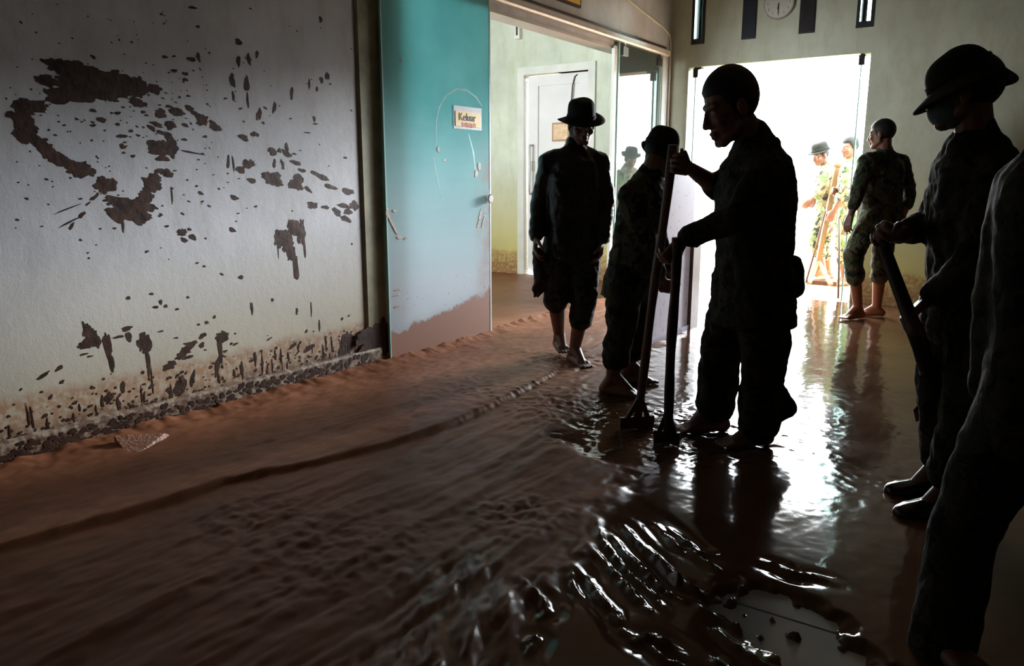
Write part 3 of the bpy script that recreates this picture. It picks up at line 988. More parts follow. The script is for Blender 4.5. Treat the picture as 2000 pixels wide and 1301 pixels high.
S1 = """290,320,70,25,10 380,370,120,55,10 480,400,120,60,5 590,410,90,50,10 680,430,45,45,20 240,395,55,25,5 290,470,75,35,0 400,450,120,40,0 540,450,70,35,15
755,435,35,22,20 670,500,40,18,10 150,520,75,35,-5 60,565,30,20,0 110,590,50,40,10 130,630,45,35,0 120,665,50,30,0 190,690,50,25,35 240,740,60,30,40 310,790,60,28,25 385,825,70,35,15
520,905,50,35,0 600,990,75,25,15 590,1040,60,40,0 660,1045,60,40,20 690,985,50,25,-20 715,955,35,22,0 735,1015,30,18,0 700,1050,40,20,25 740,905,45,32,0 755,870,30,22,0 780,835,28,12,0
815,845,30,18,20 830,715,35,45,0 770,725,50,30,10 740,700,25,16,0 795,775,32,16,0 785,555,22,25,0 860,545,35,20,10 825,520,15,8,0 925,528,22,14,10 955,555,25,12,20 985,585,28,26,0
1050,615,28,20,35 830,610,25,18,0 765,608,35,10,15 740,625,25,10,30 800,650,35,12,10 905,612,18,8,20 1190,672,25,16,10 1245,656,20,13,10 1215,800,28,20,15 1175,830,25,16,10 1230,882,20,14,20
1330,875,50,25,25 1350,855,22,16,0 1445,905,33,22,20 1455,870,25,18,20 1400,750,25,15,20 1445,795,25,12,15 1475,832,18,10,10 1565,860,45,14,20 1615,912,30,12,15 1700,935,30,16,15
1525,1002,22,17,10 1590,1012,18,10,10 1680,1005,28,13,10 1730,1005,20,22,0 1645,1035,25,15,30 1700,1035,20,15,0 1690,1070,28,14,15 1505,925,20,10,30 980,943,14,8,20 1145,965,20,12,10
1135,1122,18,11,15 890,1135,20,18,20 940,1158,20,14,15 900,1172,17,12,15 925,1120,10,8,0 815,1105,10,7,0 1135,395,12,35,-10 1140,470,6,25,0 1205,410,13,40,-3 1210,490,6,35,0 1265,560,12,32,15
1340,525,8,30,20 1425,455,7,35,5 1510,410,4,30,0 1570,390,10,15,10 1598,370,10,20,10 1548,435,5,14,0 1565,95,8,18,5 935,290,20,13,5 970,280,8,25,-15 1165,300,9,30,0 1215,290,9,28,0
1255,265,8,18,20 1165,205,18,15,0 940,37,22,7,0 965,130,10,8,0 495,585,22,14,0 455,612,15,7,0 575,552,16,8,0 455,540,15,10,0 600,715,17,12,0 585,665,15,9,0 610,665,12,9,0 650,762,12,7,0
575,607,12,7,0 640,640,10,8,0 700,547,12,7,0 900,682,14,7,0 1002,667,12,6,0 1390,1170,42,48,0 1440,1110,32,38,0 1470,1130,20,50,0 1415,1225,22,45,-20 1440,1290,10,70,0 1358,1215,3,45,0 1487,1200,5,70,0
460,965,24,9,-35 400,1050,22,10,-35 430,995,18,4,-35 340,1085,60,4,-25 330,1020,70,3,-20 350,1105,20,8,-50 600,1095,6,45,0 560,1115,8,6,0 940,745,70,4,8 840,955,4,45,0 1400,720,8,25,-15 1330,740,20,18,20
1340,800,8,20,10 1380,800,7,22,-20 1365,735,9,12,0 1540,605,14,4,0 1500,648,18,3,0 1535,580,6,16,0 1115,790,6,40,8 1140,800,5,35,-5 850,345,18,8,0 905,360,14,9,0 905,390,13,9,0 805,278,14,8,0 455,278,14,8,20"""
for row in S1.split():
    x, y, rx, ry, ro = map(float, row.split(','))
    pxblob(x * 0.4, y * 0.4, rx * 0.4, ry * 0.4, ro)
S2_ = """440,380,22,60,-30 420,430,35,22,0 525,440,18,65,-3 545,520,14,45,0 470,410,22,40,-20 620,355,28,12,0 630,395,16,24,0 580,395,25,8,0 710,425,32,48,0 722,500,12,50,0 727,560,6,40,0
1085,395,33,24,0 1075,455,12,65,0 1062,540,12,55,12 910,460,55,20,-35 990,390,20,12,-15 985,435,16,12,-20 290,548,25,9,-25 210,585,40,9,-25 1175,105,12,8,30 880,640,25,45,25 940,600,10,40,20
920,495,26,8,-10 830,535,30,18,-20 410,480,20,6,0 440,490,14,5,0 740,185,10,7,0 627,205,12,8,0 785,225,9,12,0 760,250,16,7,0 810,245,8,10,0 865,260,9,7,0 918,202,8,6,0 1047,298,8,8,0 1010,325,9,9,0 970,335,9,5,0
785,368,14,5,0 600,640,12,30,0 530,690,20,25,10 1448,60,10,70,0 1520,260,3,40,0 1450,270,6,16,0 1230,255,7,30,0 1330,215,6,10,0 1700,420,30,45,0 1670,470,18,60,0 1790,400,45,45,0 1850,380,40,60,0 1820,450,70,50,0
1510,450,35,12,-20 1430,440,25,9,-20 1315,405,14,5,-20 1150,430,14,6,-10 1100,465,12,6,0 860,400,12,4,0 1180,100,10,6,30 1560,340,4,30,0"""
for row in S2_.split():
    x, y, rx, ry, ro = map(float, row.split(','))
    pxblob(x * 0.4, 500 + y * 0.4, rx * 0.4, ry * 0.4, ro)
for _ in range(300):                         # fine flecks
    px, py = random.gauss(300, 190), random.gauss(230, 130)
    if not (0 < px < 690 and 5 < py < 560):
        continue
    r = random.choice((0.9, 1.2, 1.6, 2.2))
    pxblob(px, py, r * random.uniform(0.9, 2.0), r, random.uniform(-20, 40), n=8, h=0.0006)
for _ in range(900):                         # caked spatter low on the wall
    b = random.uniform(4.7, 7.6)
    z = abs(random.gauss(0, 0.13)) + 0.01
    r = random.uniform(0.003, 0.013) * (1.3 if z < 0.12 else 0.7)
    blob(b, z, r * random.uniform(0.8, 2.0), r, random.uniform(-0.8, 0.3), n=9, h=0.0012 if z < 0.13 else 0.0010, a=0.0222 if z < 0.10 else 0.0)
for _ in range(70):                         # drips down to the skirting
    b = random.uniform(4.7, 7.4)
    blob(b, random.uniform(0.08, 0.24), random.uniform(0.003, 0.010), random.uniform(0.012, 0.06), 0, n=9, h=0.0012, rough=0.5, a=0.0)
sp = obj('mud_splatter', SP, M['mud_splat'], parent=wl, space=MROOM)
sp['kind'] = 'stuff'

# scuffs and hand smears on the blue glass
SP = MB()
for x, y, rx, ry, ro in ((856, 292, 3, 6, 10), (868, 313, 4, 3, 0), (757, 418, 3, 12, -15), (763, 432, 2, 14, -25), (771, 447, 2, 16, -30), (779, 464, 5, 3, 0), (793, 466, 5, 2, 0), (770, 412, 4, 3, 0),
                         (938, 420, 3, 14, 25), (944, 432, 2, 16, 25), (934, 438, 2, 12, 30), (776, 566, 8, 2, 0), (774, 577, 8, 2, 0), (776, 599, 7, 2, 0), (936, 325, 4, 10, 5), (930, 340, 4, 8, 0), (783, 118, 2, 4, 0)):
    c = onleft(x, y, 0.037)
    blob(c[1], c[2], rx * 0.0048, ry * 0.0034, math.radians(ro), n=8, h=0.002, a=0.0365)
ARC = MB()
for pts, wd in (([(852, 285), (852, 240), (858, 210), (872, 186), (892, 174), (912, 176), (930, 190), (942, 208)], 0.011), ([(846, 300), (850, 330), (858, 365), (868, 400)], 0.012), ([(790, 90), (800, 110), (806, 140)], 0.010), ([(905, 100), (908, 130)], 0.012), ([(915, 260), (925, 300), (930, 350)], 0.02)):
    for k in range(len(pts) - 1):
        p, q = onleft(*pts[k], 0.0366), onleft(*pts[k + 1], 0.0366)
        d = np.array([q[1] - p[1], q[2] - p[2]])
        nn_ = np.array([-d[1], d[0]]) / np.linalg.norm(d) * wd / 2
        w0_, w1_ = (0.4 if k == 0 else 1.0), (0.4 if k == len(pts) - 2 else 1.0)
        ARC.add([(0.0366, p[1] - nn_[0] * w0_, p[2] - nn_[1] * w0_), (0.0366, q[1] - nn_[0] * w1_, q[2] - nn_[1] * w1_), (0.0366, q[1] + nn_[0] * w1_, q[2] + nn_[1] * w1_), (0.0366, p[1] + nn_[0] * w0_, p[2] + nn_[1] * w0_)], [(0, 1, 2, 3)])
wp = obj('wipe_mark', ARC, flat('dried_wipe_film', (0.42, 0.73, 0.74), 0.3, 0.15, 25), parent=PB, space=MROOM)
wp['kind'] = 'stuff'
sm_ = obj('mud_smear', SP, flat('pale_mud_smear', (0.40, 0.26, 0.20), 0.5, 0.3, 30), parent=PB, space=MROOM)
sm_['kind'] = 'stuff'
# ------------------------------------------------------------------ people
def unit(v):
    v = np.asarray(v, float)
    return v / (np.linalg.norm(v) + 1e-9)
def evaluated(mb, voxel, smooth_it=3, wrinkle=0.0, wscale=0.08):
    me = bpy.data.meshes.new('tmp')
    me.from_pydata(mb.v, [], mb.f)
    me.update()
    o = bpy.data.objects.new('tmp', me)
    COL.objects.link(o)
    r = o.modifiers.new('r', 'REMESH'); r.mode = 'VOXEL'; r.voxel_size = voxel; r.use_smooth_shade = True
    if smooth_it:
        s = o.modifiers.new('s', 'SMOOTH'); s.factor = 0.5; s.iterations = smooth_it
    if wrinkle:
        tx = bpy.data.textures.new('cloth_folds', 'CLOUDS'); tx.noise_scale = wscale; tx.noise_depth = 2
        d = o.modifiers.new('d', 'DISPLACE'); d.texture = tx; d.strength = wrinkle; d.mid_level = 0.5; d.texture_coords = 'LOCAL'
    dg = bpy.context.evaluated_depsgraph_get()
    m2 = bpy.data.meshes.new_from_object(o.evaluated_get(dg))
    bpy.data.objects.remove(o)
    bpy.data.meshes.remove(me)
    return m2
def link_mesh(name, me, mat, root_loc=None, parent=None):
    o = bpy.data.objects.new(name, me)
    COL.objects.link(o)
    me.materials.clear()
    me.materials.append(mat)
    loc = Vector([float(x) for x in root_loc])
    me.transform(Matrix.Translation(-loc))
    me.polygons.foreach_set('use_smooth', [True] * len(me.polygons))
    if parent is not None:
        o.parent = parent
        WM[o.name] = WM[parent.name]
    else:
        o.location = loc
        WM[o.name] = Matrix.Translation(loc)
    return o

def hand(mb, wrist, d, n, thumb, curl=0.35, k=1.0):
    """d: along the hand, n: palm side, thumb: direction of the thumb side"""
    d = unit(d)
    n = unit(np.asarray(n) - d * np.dot(n, d))
    lat = np.cross(d, n)
    if np.dot(lat, thumb) < 0:
        lat = -lat
    wrist = np.asarray(wrist)
    lens = (0.076, 0.084, 0.078, 0.060)
    for i in range(4):
        off = (1.5 - i) * 0.0205 * k
        kn = wrist + d * (0.092 - 0.006 * abs(i - 1)) * k + lat * off
        mb.cap(wrist + lat * off * 0.6 + d * 0.01 * k, kn, 0.0165 * k, 0.0125 * k, n=10)
        p, a = kn, curl * 0.5
        for q, (fr, r) in enumerate(((0.45, 0.0100), (0.31, 0.0088), (0.24, 0.0076))):
            a += curl
            nd = d * math.cos(a) + n * math.sin(a) + lat * 0.05 * (1.5 - i)
            p2 = p + unit(nd) * lens[i] * fr * k
            mb.cap(p, p2, r * k, r * k * 0.93, n=10)
            p = p2
    t0 = wrist + d * 0.025 * k + lat * 0.026 * k + n * 0.006 * k
    t1 = t0 + unit(d * 0.7 + lat * 0.75 + n * 0.35) * 0.042 * k
    t2 = t1 + unit(d * 0.85 + lat * 0.15 + n * (0.35 + 0.5 * curl)) * 0.032 * k
    t3 = t2 + unit(d * 0.75 - lat * 0.15 + n * (0.4 + 0.8 * curl)) * 0.026 * k
    for a_, b_, r0, r1 in ((t0, t1, 0.017, 0.0125), (t1, t2, 0.0115, 0.0105), (t2, t3, 0.0105, 0.0085)):
        mb.cap(a_, b_, r0 * k, r1 * k, n=10)
def foot(mb, ankle, toe_dir, sole_z, k=1.0):
    d = unit([toe_dir[0], toe_dir[1], 0])
    lat = np.array([-d[1], d[0], 0])
    a = np.asarray(ankle)
    s = np.array([a[0], a[1], sole_z])
    heel = s - d * 0.045 * k + np.array([0, 0, 0.032 * k])
    ball = s + d * 0.115 * k + np.array([0, 0, 0.022 * k])
    mb.cap(a, heel, 0.038 * k, 0.034 * k)
    mb.cap(a + d * 0.02, ball, 0.038 * k, 0.024 * k)
    for q in (-1, 0, 1):
        mb.cap(heel + lat * 0.008 * q, ball + lat * 0.028 * q * k, 0.028 * k, 0.022 * k)
    for i in range(5):
        o = (i - 2) * 0.0185 * k
        st = ball + lat * o
        mb.cap(st, st + d * (0.062 - 0.006 * abs(i - 1.2)) * k + lat * o * 0.12 - np.array([0, 0, 0.008 * k]), 0.0125 * k, 0.0095 * k, n=8)
def head_frame(yaw_dir, pitch, roll=0.0):
    f0 = unit([yaw_dir[0], yaw_dir[1], 0])
    r = np.array([f0[1], -f0[0], 0])             # right hand side
    f = f0 * math.cos(pitch) - np.array([0, 0, 1]) * math.sin(pitch)
    u = np.cross(r, f)
    if roll:
        r, u = r * math.cos(roll) + u * math.sin(roll), u * math.cos(roll) - r * math.sin(roll)
    return r, f, u
def head(mb, c, fr, k=1.0, tall=1.0):
    r, f, u = fr
    c = np.asarray(c)
    ax = np.array([r, f, u])
    P = lambda x, y, z: c + (r * x + f * y + u * z * tall) * k
    mb.ell(P(0, -0.012, 0.028), 0.076 * k, 0.094 * k, 0.088 * k * tall, ax, 18, 12)
    mb.ell(P(0, 0.022, -0.030), 0.063 * k, 0.068 * k, 0.078 * k * tall, ax, 16, 10)
    mb.ell(P(0, 0.058, -0.092), 0.034 * k, 0.030 * k, 0.024 * k, ax)
    for s in (-1, 1):
        mb.cap(P(0.056 * s, 0.0, -0.055), P(0.02 * s, 0.066, -0.098), 0.020 * k, 0.018 * k)
        mb.ell(P(0.042 * s, 0.062, -0.028), 0.022 * k, 0.022 * k, 0.022 * k, ax)
        mb.ell(P(0.078 * s, -0.008, -0.012), 0.010 * k, 0.019 * k, 0.032 * k, ax)
        mb.cap(P(0.010 * s, 0.080, 0.018), P(0.046 * s, 0.070, 0.020), 0.012 * k, 0.010 * k, n=8)
        mb.ell(P(0.013 * s, 0.096, -0.040), 0.010 * k, 0.010 * k, 0.008 * k, ax)
    mb.cap(P(0, 0.082, 0.012), P(0, 0.104, -0.034), 0.0085 * k, 0.0125 * k, n=10)
    mb.ell(P(0, 0.086, -0.062), 0.024 * k, 0.013 * k, 0.0075 * k, ax)
    mb.ell(P(0, 0.083, -0.076), 0.021 * k, 0.013 * k, 0.0085 * k, ax)
    return P
def eye_mesh(P, fr, k, s):
    mb = MB()
    mb.ell(P(0.031 * s, 0.0745, 0.000), 0.013 * k, 0.010 * k, 0.008 * k, np.array(fr), 10, 6)
    return mb
def hair_mesh(c, fr, k, tall, low_back=-0.075, front=0.062):
    r, f, u = fr
    mb = MB()
    n, m = 36, 24
    vs = {}
    for j in range(m + 1):
        t = math.pi * j / m
        for i in range(n):
            p = 2 * math.pi * i / n
            x, y, z = math.sin(t) * math.cos(p), math.sin(t) * math.sin(p), math.cos(t)
            X, Y, Z = 0.081 * x, -0.012 + 0.100 * y, 0.030 + 0.095 * z
            lim = front if Y > 0.055 else (low_back if Y < -0.02 else low_back + (front - low_back) * ((Y + 0.02) / 0.075) ** 1.2)
            if Z < lim:
                s = max(0.86, 1 - (lim - Z) * 8)
                X, Y, Z = X * s, -0.012 + (Y + 0.012) * s, 0.03 + (Z - 0.03) * s
            vs[(i, j)] = (np.asarray(c) + (r * X + f * Y + u * Z * tall) * k, Z - lim)
    idx, out = {}, []
    for key, (p, q) in vs.items():
        idx[key] = len(out); out.append(p)
    fs = []
    for j in range(m):
        for i in range(n):
            ks = [(i, j), ((i + 1) % n, j), ((i + 1) % n, j + 1), (i, j + 1)]
            if max(vs[q][1] for q in ks) > -0.012:
                fs.append(tuple(idx[q] for q in ks)[::-1])
    mb.add(out, fs)
    return mb
def boonie(c, fr, k=1.0, tilt=0.0, side=0.0, brim=0.062, droop=0.25, back_droop=None, crown_h=0.085, dome=0.4, lift=0.055, wave=0.012, rbase=0.096, back_len=1.0):
    """floppy bush hat; c = head centre"""
    r, f, u = fr
    f2 = f * math.cos(tilt) - u * math.sin(tilt)
    u2 = np.cross(r, f2)
    r2 = r * math.cos(side) + u2 * math.sin(side)
    u3 = np.cross(r2, f2)
    o = np.asarray(c) + (u3 * lift - f2 * 0.008) * k
    n = 40
    def ring(rad, h, wv=0.0, dr=False, edge=0.0):
        out = []
        for i in range(n):
            p = 2 * math.pi * i / n
            ra = rad
            if dr and math.sin(p) < 0:
                ra = rbase + (rad - rbase) * (1 + (back_len - 1) * min(1, -1.6 * math.sin(p)))
            ex = ra * math.cos(p) * 0.90
            ey = ra * math.sin(p) * 1.06
            hh = h + wv * (math.sin(2 * p + 0.5) + 0.5 * math.sin(3 * p + 1.7))
            if dr:
                d = droop if back_droop is None else droop + (back_droop - droop) * (0.5 - 0.5 * math.sin(p))
                hh -= d * edge
            out.append(o + (r2 * ex + f2 * ey + u3 * hh) * k)
        return out
    crown = MB()
    pw = 5.5 - 3.2 * dome
    prof = [(rbase + 0.001, -0.012)]
    for q in (0.0, 0.15, 0.3, 0.45, 0.6, 0.72, 0.82, 0.9, 0.95, 0.98, 0.995, 0.9999):
        prof.append((rbase * (1.0 - 0.06 * q) * (1 - q ** pw) ** (1 / pw) + 0.001, 0.004 + crown_h * 1.1 * q))
    crown.rings([ring(a_, h_, 0.002) for a_, h_ in prof])
    band = MB()
    band.rings([ring(rbase + 0.004, 0.002), ring(rbase + 0.005, 0.004), ring(rbase + 0.005, 0.022), ring(rbase + 0.001, 0.024)])
    br = MB()
    q0, q1 = rbase - 0.004, rbase + brim
    tops = [ring(q0 + (q1 - q0) * s, 0.002, wave * s * s, True, (q1 - q0) * s) for s in (0, 0.35, 0.7, 1.0)]
    bots = [ring(q0 + (q1 - q0) * s, -0.0025, wave * s * s, True, (q1 - q0) * s) for s in (1.0, 0.7, 0.35, 0)]
    br.rings(tops + bots, closed_caps=False)
    return crown, band, br

LEAN = {}
def person(label, J, fr_head, k=1.0, hk=1.0, tall=1.0, bulk=1.0, hat=None, hair=True, mats=None, voxel=0.0055,
           sleeve=(1.0, 1.0), cuff=(1.0, 1.0), hem=0.12, hands=None, toes=None, soles=(0.0, 0.0), shoes=False, mask=False, extra_trousers=(), extra_shirt=(), leg_w=1.0, group='men clearing mud', cloth_voxel=0.011, fold=1.0):
    mats = mats or {}
    m_shirt, m_trs, m_skin = M[mats.get('shirt', 'camo')], M[mats.get('trousers', 'camo')], M[mats.get('skin', 'skin')]
    base = np.array([(J['anR'][0] + J['anL'][0]) / 2, (J['anR'][1] + J['anL'][1]) / 2, 0.0])
    shR, shL, hpR, hpL = J['shR'], J['shL'], J['hpR'], J['hpL']
    nk, pel = J['neck'], (np.asarray(hpR) + np.asarray(hpL)) / 2
    up = unit(nk - pel)
    rs, rh = unit(np.asarray(shR) - shL), unit(np.asarray(hpR) - hpL)
    body = MB()
    P = head(body, J['head'], fr_head, hk, tall)
    r_, f_, u_ = fr_head
    body.cap(P(0, -0.022, -0.05), nk - up * 0.02, 0.056 * k, 0.062 * k)
    def torso_rings(tab, lower=0.0):
        rings = []
        for q, hw, hd in tab:
            c = pel + (nk - pel) * q - up * 0.0
            rr = unit(rh * (1 - q) + rs * q)
            rr = unit(rr - up * np.dot(rr, up))
            ff = np.cross(up, rr)
            rings.append([c + rr * hw * k * bulk * math.copysign(abs(math.cos(t)) ** 0.8, math.cos(t)) + ff * hd * k * bulk * math.copysign(abs(math.sin(t)) ** 0.8, math.sin(t)) for t in np.linspace(0, 2 * math.pi, 24, endpoint=False)])
        return rings
    body.rings(torso_rings([(-0.12, 0.10, 0.08), (0.0, 0.145, 0.10), (0.3, 0.13, 0.09), (0.65, 0.15, 0.105), (0.88, 0.13, 0.085), (1.0, 0.055, 0.05)]))
    shirt = MB()
    hemq = -hem / max(0.3, np.linalg.norm(nk - pel))
    shirt.rings(torso_rings([(hemq, 0.175, 0.135), (hemq * 0.5, 0.182, 0.138), (0.0, 0.178, 0.132), (0.22, 0.165, 0.124), (0.45, 0.168, 0.126), (0.68, 0.178, 0.132), (0.85, 0.165, 0.115), (0.95, 0.115, 0.085), (1.02, 0.075, 0.072)]))
    # collar
    shirt.cap(nk - up * 0.03, nk + up * 0.018, 0.074 * k, 0.070 * k)
    for sd_, (sh, el, wr, slv, cf) in {'R': (shR, J['elR'], J['wrR'], sleeve[0], None), 'L': (shL, J['elL'], J['wrL'], sleeve[1], None)}.items():
        sh, el, wr = np.asarray(sh), np.asarray(el), np.asarray(wr)
        inner = sh + (nk - up * 0.05 - sh) * 0.55
        body.cap(inner, sh, 0.055 * k, 0.056 * k)
        body.cap(sh, el, 0.050 * k, 0.040 * k)
        body.cap(el, el + (wr - el) * 0.35, 0.040 * k, 0.042 * k)
        body.cap(el + (wr - el) * 0.35, wr, 0.042 * k, 0.028 * k)
        shirt.cap(inner, sh, 0.074 * k, 0.074 * k)
        shirt.cap(sh, el, 0.074 * k * bulk ** 0.5, 0.060 * k)
        if slv > 0:
            e = el + (wr - el) * slv
            shirt.cap(el, e, 0.060 * k, (0.056 - 0.010 * slv) * k)
            shirt.cap(e - (wr - el) * 0.06, e, 0.055 * k, 0.053 * k)
        hd = (hands or {}).get(sd_)
        if hd is None:
            dd = unit(wr - el)
            hd = dict(d=dd, n=-rs if sd_ == 'R' else rs, th=np.cross(rs, up) * -1, curl=0.35)
        hand(body, wr + unit(np.asarray(hd['d'])) * 0.012, hd['d'], hd['n'], hd['th'], hd.get('curl', 0.35), k * hd.get('k', 1.0))
    trs = MB()
    trs.rings(torso_rings([(-0.22, 0.12, 0.10), (-0.08, 0.168, 0.125), (0.05, 0.165, 0.122), (0.18, 0.150, 0.112)]))
    for i, (hp, kn, an, cf) in enumerate(((hpR, J['knR'], J['anR'], cuff[0]), (hpL, J['knL'], J['anL'], cuff[1]))):
        hp, kn, an = np.asarray(hp), np.asarray(kn), np.asarray(an)
        body.cap(hp, kn, 0.082 * k, 0.056 * k)
        body.cap(kn, kn + (an - kn) * 0.3, 0.054 * k, 0.057 * k)
        body.cap(kn + (an - kn) * 0.3, an, 0.057 * k, 0.038 * k)
        foot(body, an, (toes or ((0, -1), (0, -1)))[i], soles[i], k)
        trs.cap(hp, hp + (kn - hp) * 0.5, 0.112 * k * leg_w, 0.104 * k * leg_w)
        trs.cap(hp + (kn - hp) * 0.5, kn, 0.104 * k * leg_w, 0.086 * k * leg_w)
        e = kn + (an - kn) * cf
        if cf > 0:
            trs.cap(kn, e, 0.086 * k * leg_w, (0.086 if cf > 0.5 else 0.078) * k * leg_w)
            if cf < 0.85:
                trs.cap(e - (an - kn) * 0.07, e, 0.084 * k * leg_w, 0.082 * k * leg_w)
    for a_, b_, r0, r1 in extra_trousers:
        trs.cap(a_, b_, r0, r1)
    for a_, b_, r0, r1 in extra_shirt:
        shirt.cap(a_, b_, r0, r1)
    root = link_mesh('person', evaluated(body, voxel, 2), m_skin, base)
    tag(root, label, 'person', group)
    link_mesh('shirt', evaluated(shirt, cloth_voxel, 4, 0.030 * k * fold, 0.07), m_shirt, base, root)
    link_mesh('trousers', evaluated(trs, cloth_voxel, 4, 0.032 * k * fold, 0.08), m_trs, base, root)
    for s in (-1, 1):
        obj('eye', eye_mesh(P, fr_head, hk, s), M['eye'], parent=root, smooth=True)
    if hair:
        obj('hair', hair_mesh(J['head'], fr_head, hk, tall), M['hair'], parent=root, smooth=True)
    if hat:
        crown, band, br = boonie(J['head'], fr_head, hk, **hat)
        h = obj('hat', crown, M['hat_cloth'], parent=root, smooth=True)
        obj('hat_band', band, M['hat_cloth'], parent=h, smooth=True)
        obj('brim', br, M['hat_cloth'], parent=h, smooth=True)
    if mask:
        mm = MB()
        ax = np.array(fr_head)
        mm.ell(P(0, 0.036, -0.056), 0.068 * hk, 0.074 * hk, 0.056 * hk, ax, 20, 14)
        obj('face_mask', mm, M['mask'], parent=root, smooth=True)
    if shoes:
        for i, an in enumerate((J['anR'], J['anL'])):
            sb = MB()
            foot_d = unit([*(toes[i]), 0])
            lat = np.array([-foot_d[1], foot_d[0], 0])
            s = np.array([an[0], an[1], soles[i]])
            rs_ = []
            for y, wd, h in ((-0.085, 0.025, 0.05), (-0.07, 0.042, 0.085), (-0.02, 0.046, 0.10), (0.05, 0.048, 0.085), (0.11, 0.054, 0.062), (0.16, 0.052, 0.052), (0.195, 0.036, 0.042), (0.21, 0.018, 0.03)):
                rs_.append([s + foot_d * y * k + lat * wd * k * x + np.array([0, 0, max(0.0, h * q) * k]) for x, q in ((-0.9, 0), (-1, 0.35), (-0.75, 0.8), (0, 1.0), (0.75, 0.8), (1, 0.35), (0.9, 0))])
            sb.rings(rs_)
            obj('shoe', evaluated_tuple(sb), M['shoe'], parent=root, smooth=True)
    return root, P
def evaluated_tuple(mb):
    m = evaluated(mb, 0.008, 2)
    vs = np.array([list(v.co) for v in m.vertices])
    return vs, [tuple(p.vertices) for p in m.polygons]
def zdrop(p, z):
    return np.array([p[0], p[1], z])

# --- man in a bush hat walking towards the camera
Y = 5.03
J = dict(head=W(1136, 243, Y - 0.02), neck=W(1122, 288, Y + 0.02), shR=W(1072, 318, Y), shL=W(1170, 318, Y + 0.03),
         elR=W(1053, 400, Y + 0.05), elL=W(1184, 398, Y + 0.03), wrR=W(1047, 462, Y - 0.05), wrL=W(1176, 470, Y - 0.06),
         hpR=W(1092, 478, Y), hpL=W(1142, 478, Y), knR=W(1086, 580, Y - 0.06), knL=W(1142, 580, Y - 0.08), anR=W(1092, 652, Y + 0.22), anL=W(1122, 684, Y - 0.02))
person('man in a bush hat and wet dark jacket walking barefoot towards the camera', J, head_frame((0.22, -1), 0.30, 0.0), hat=dict(brim=0.068, droop=0.10, side=-0.10, crown_h=0.105, dome=0.15, wave=0.010, lift=0.035), hair=True,
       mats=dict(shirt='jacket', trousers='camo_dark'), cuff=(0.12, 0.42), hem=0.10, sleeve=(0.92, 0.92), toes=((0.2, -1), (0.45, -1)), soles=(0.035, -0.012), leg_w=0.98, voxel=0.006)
hp = J['wrR']
mb = MB()
for i in range(7):
    o = np.array([0.05 * math.sin(i * 2.3), 0.04 * math.cos(i * 1.7), 0])
    mb.cap(hp + np.array([0.01, -0.02, -0.09]) + o * 0.2, hp + np.array([0.07, 0, -0.26]) + o * 0.9, 0.022, 0.045)
    mb.cap(hp + np.array([0.07, 0, -0.26]) + o * 0.9, hp + np.array([0.035 - 0.05 * (i % 3 == 0), 0, -0.34 - 0.05 * (i % 2)]) + o, 0.038, 0.012)
tag(link_mesh('rag', evaluated(mb, 0.008, 2, 0.02, 0.04), M['rag'], hp), 'soaked dark rag hanging from the hatted man\'s hand', 'rag')

# --- stooping man in a cap-like hat, side-on to the camera
Y = 4.27
J = dict(head=W(1290, 300, Y + 0.05), neck=W(1268, 345, Y + 0.03), shR=W(1232, 382, Y - 0.12), shL=W(1262, 372, Y + 0.16),
         elR=W(1262, 475, Y - 0.10), elL=W(1285, 468, Y + 0.18), wrR=W(1292, 545, Y + 0.05), wrL=W(1300, 520, Y + 0.22),
         hpR=W(1222, 545, Y - 0.08), hpL=W(1238, 540, Y + 0.10), knR=W(1212, 648, Y - 0.06), knL=W(1240, 640, Y + 0.12), anR=W(1196, 738, Y - 0.02), anL=W(1228, 715, Y + 0.22))
person('stooping man in camouflage and a drooping cap, seen from behind the poles', J, head_frame((0.75, 0.65), 0.45), hat=dict(brim=0.020, droop=0.9, crown_h=0.10, dome=0.7, wave=0.006, lift=0.03, rbase=0.094),
       mats=dict(shirt='camo', trousers='camo_dark'), cuff=(0.55, 0.55), hem=0.12, sleeve=(0.8, 0.8), toes=((0.9, -0.35), (0.9, 0.1)), soles=(-0.012, -0.012), leg_w=0.95, bulk=1.0, voxel=0.006)

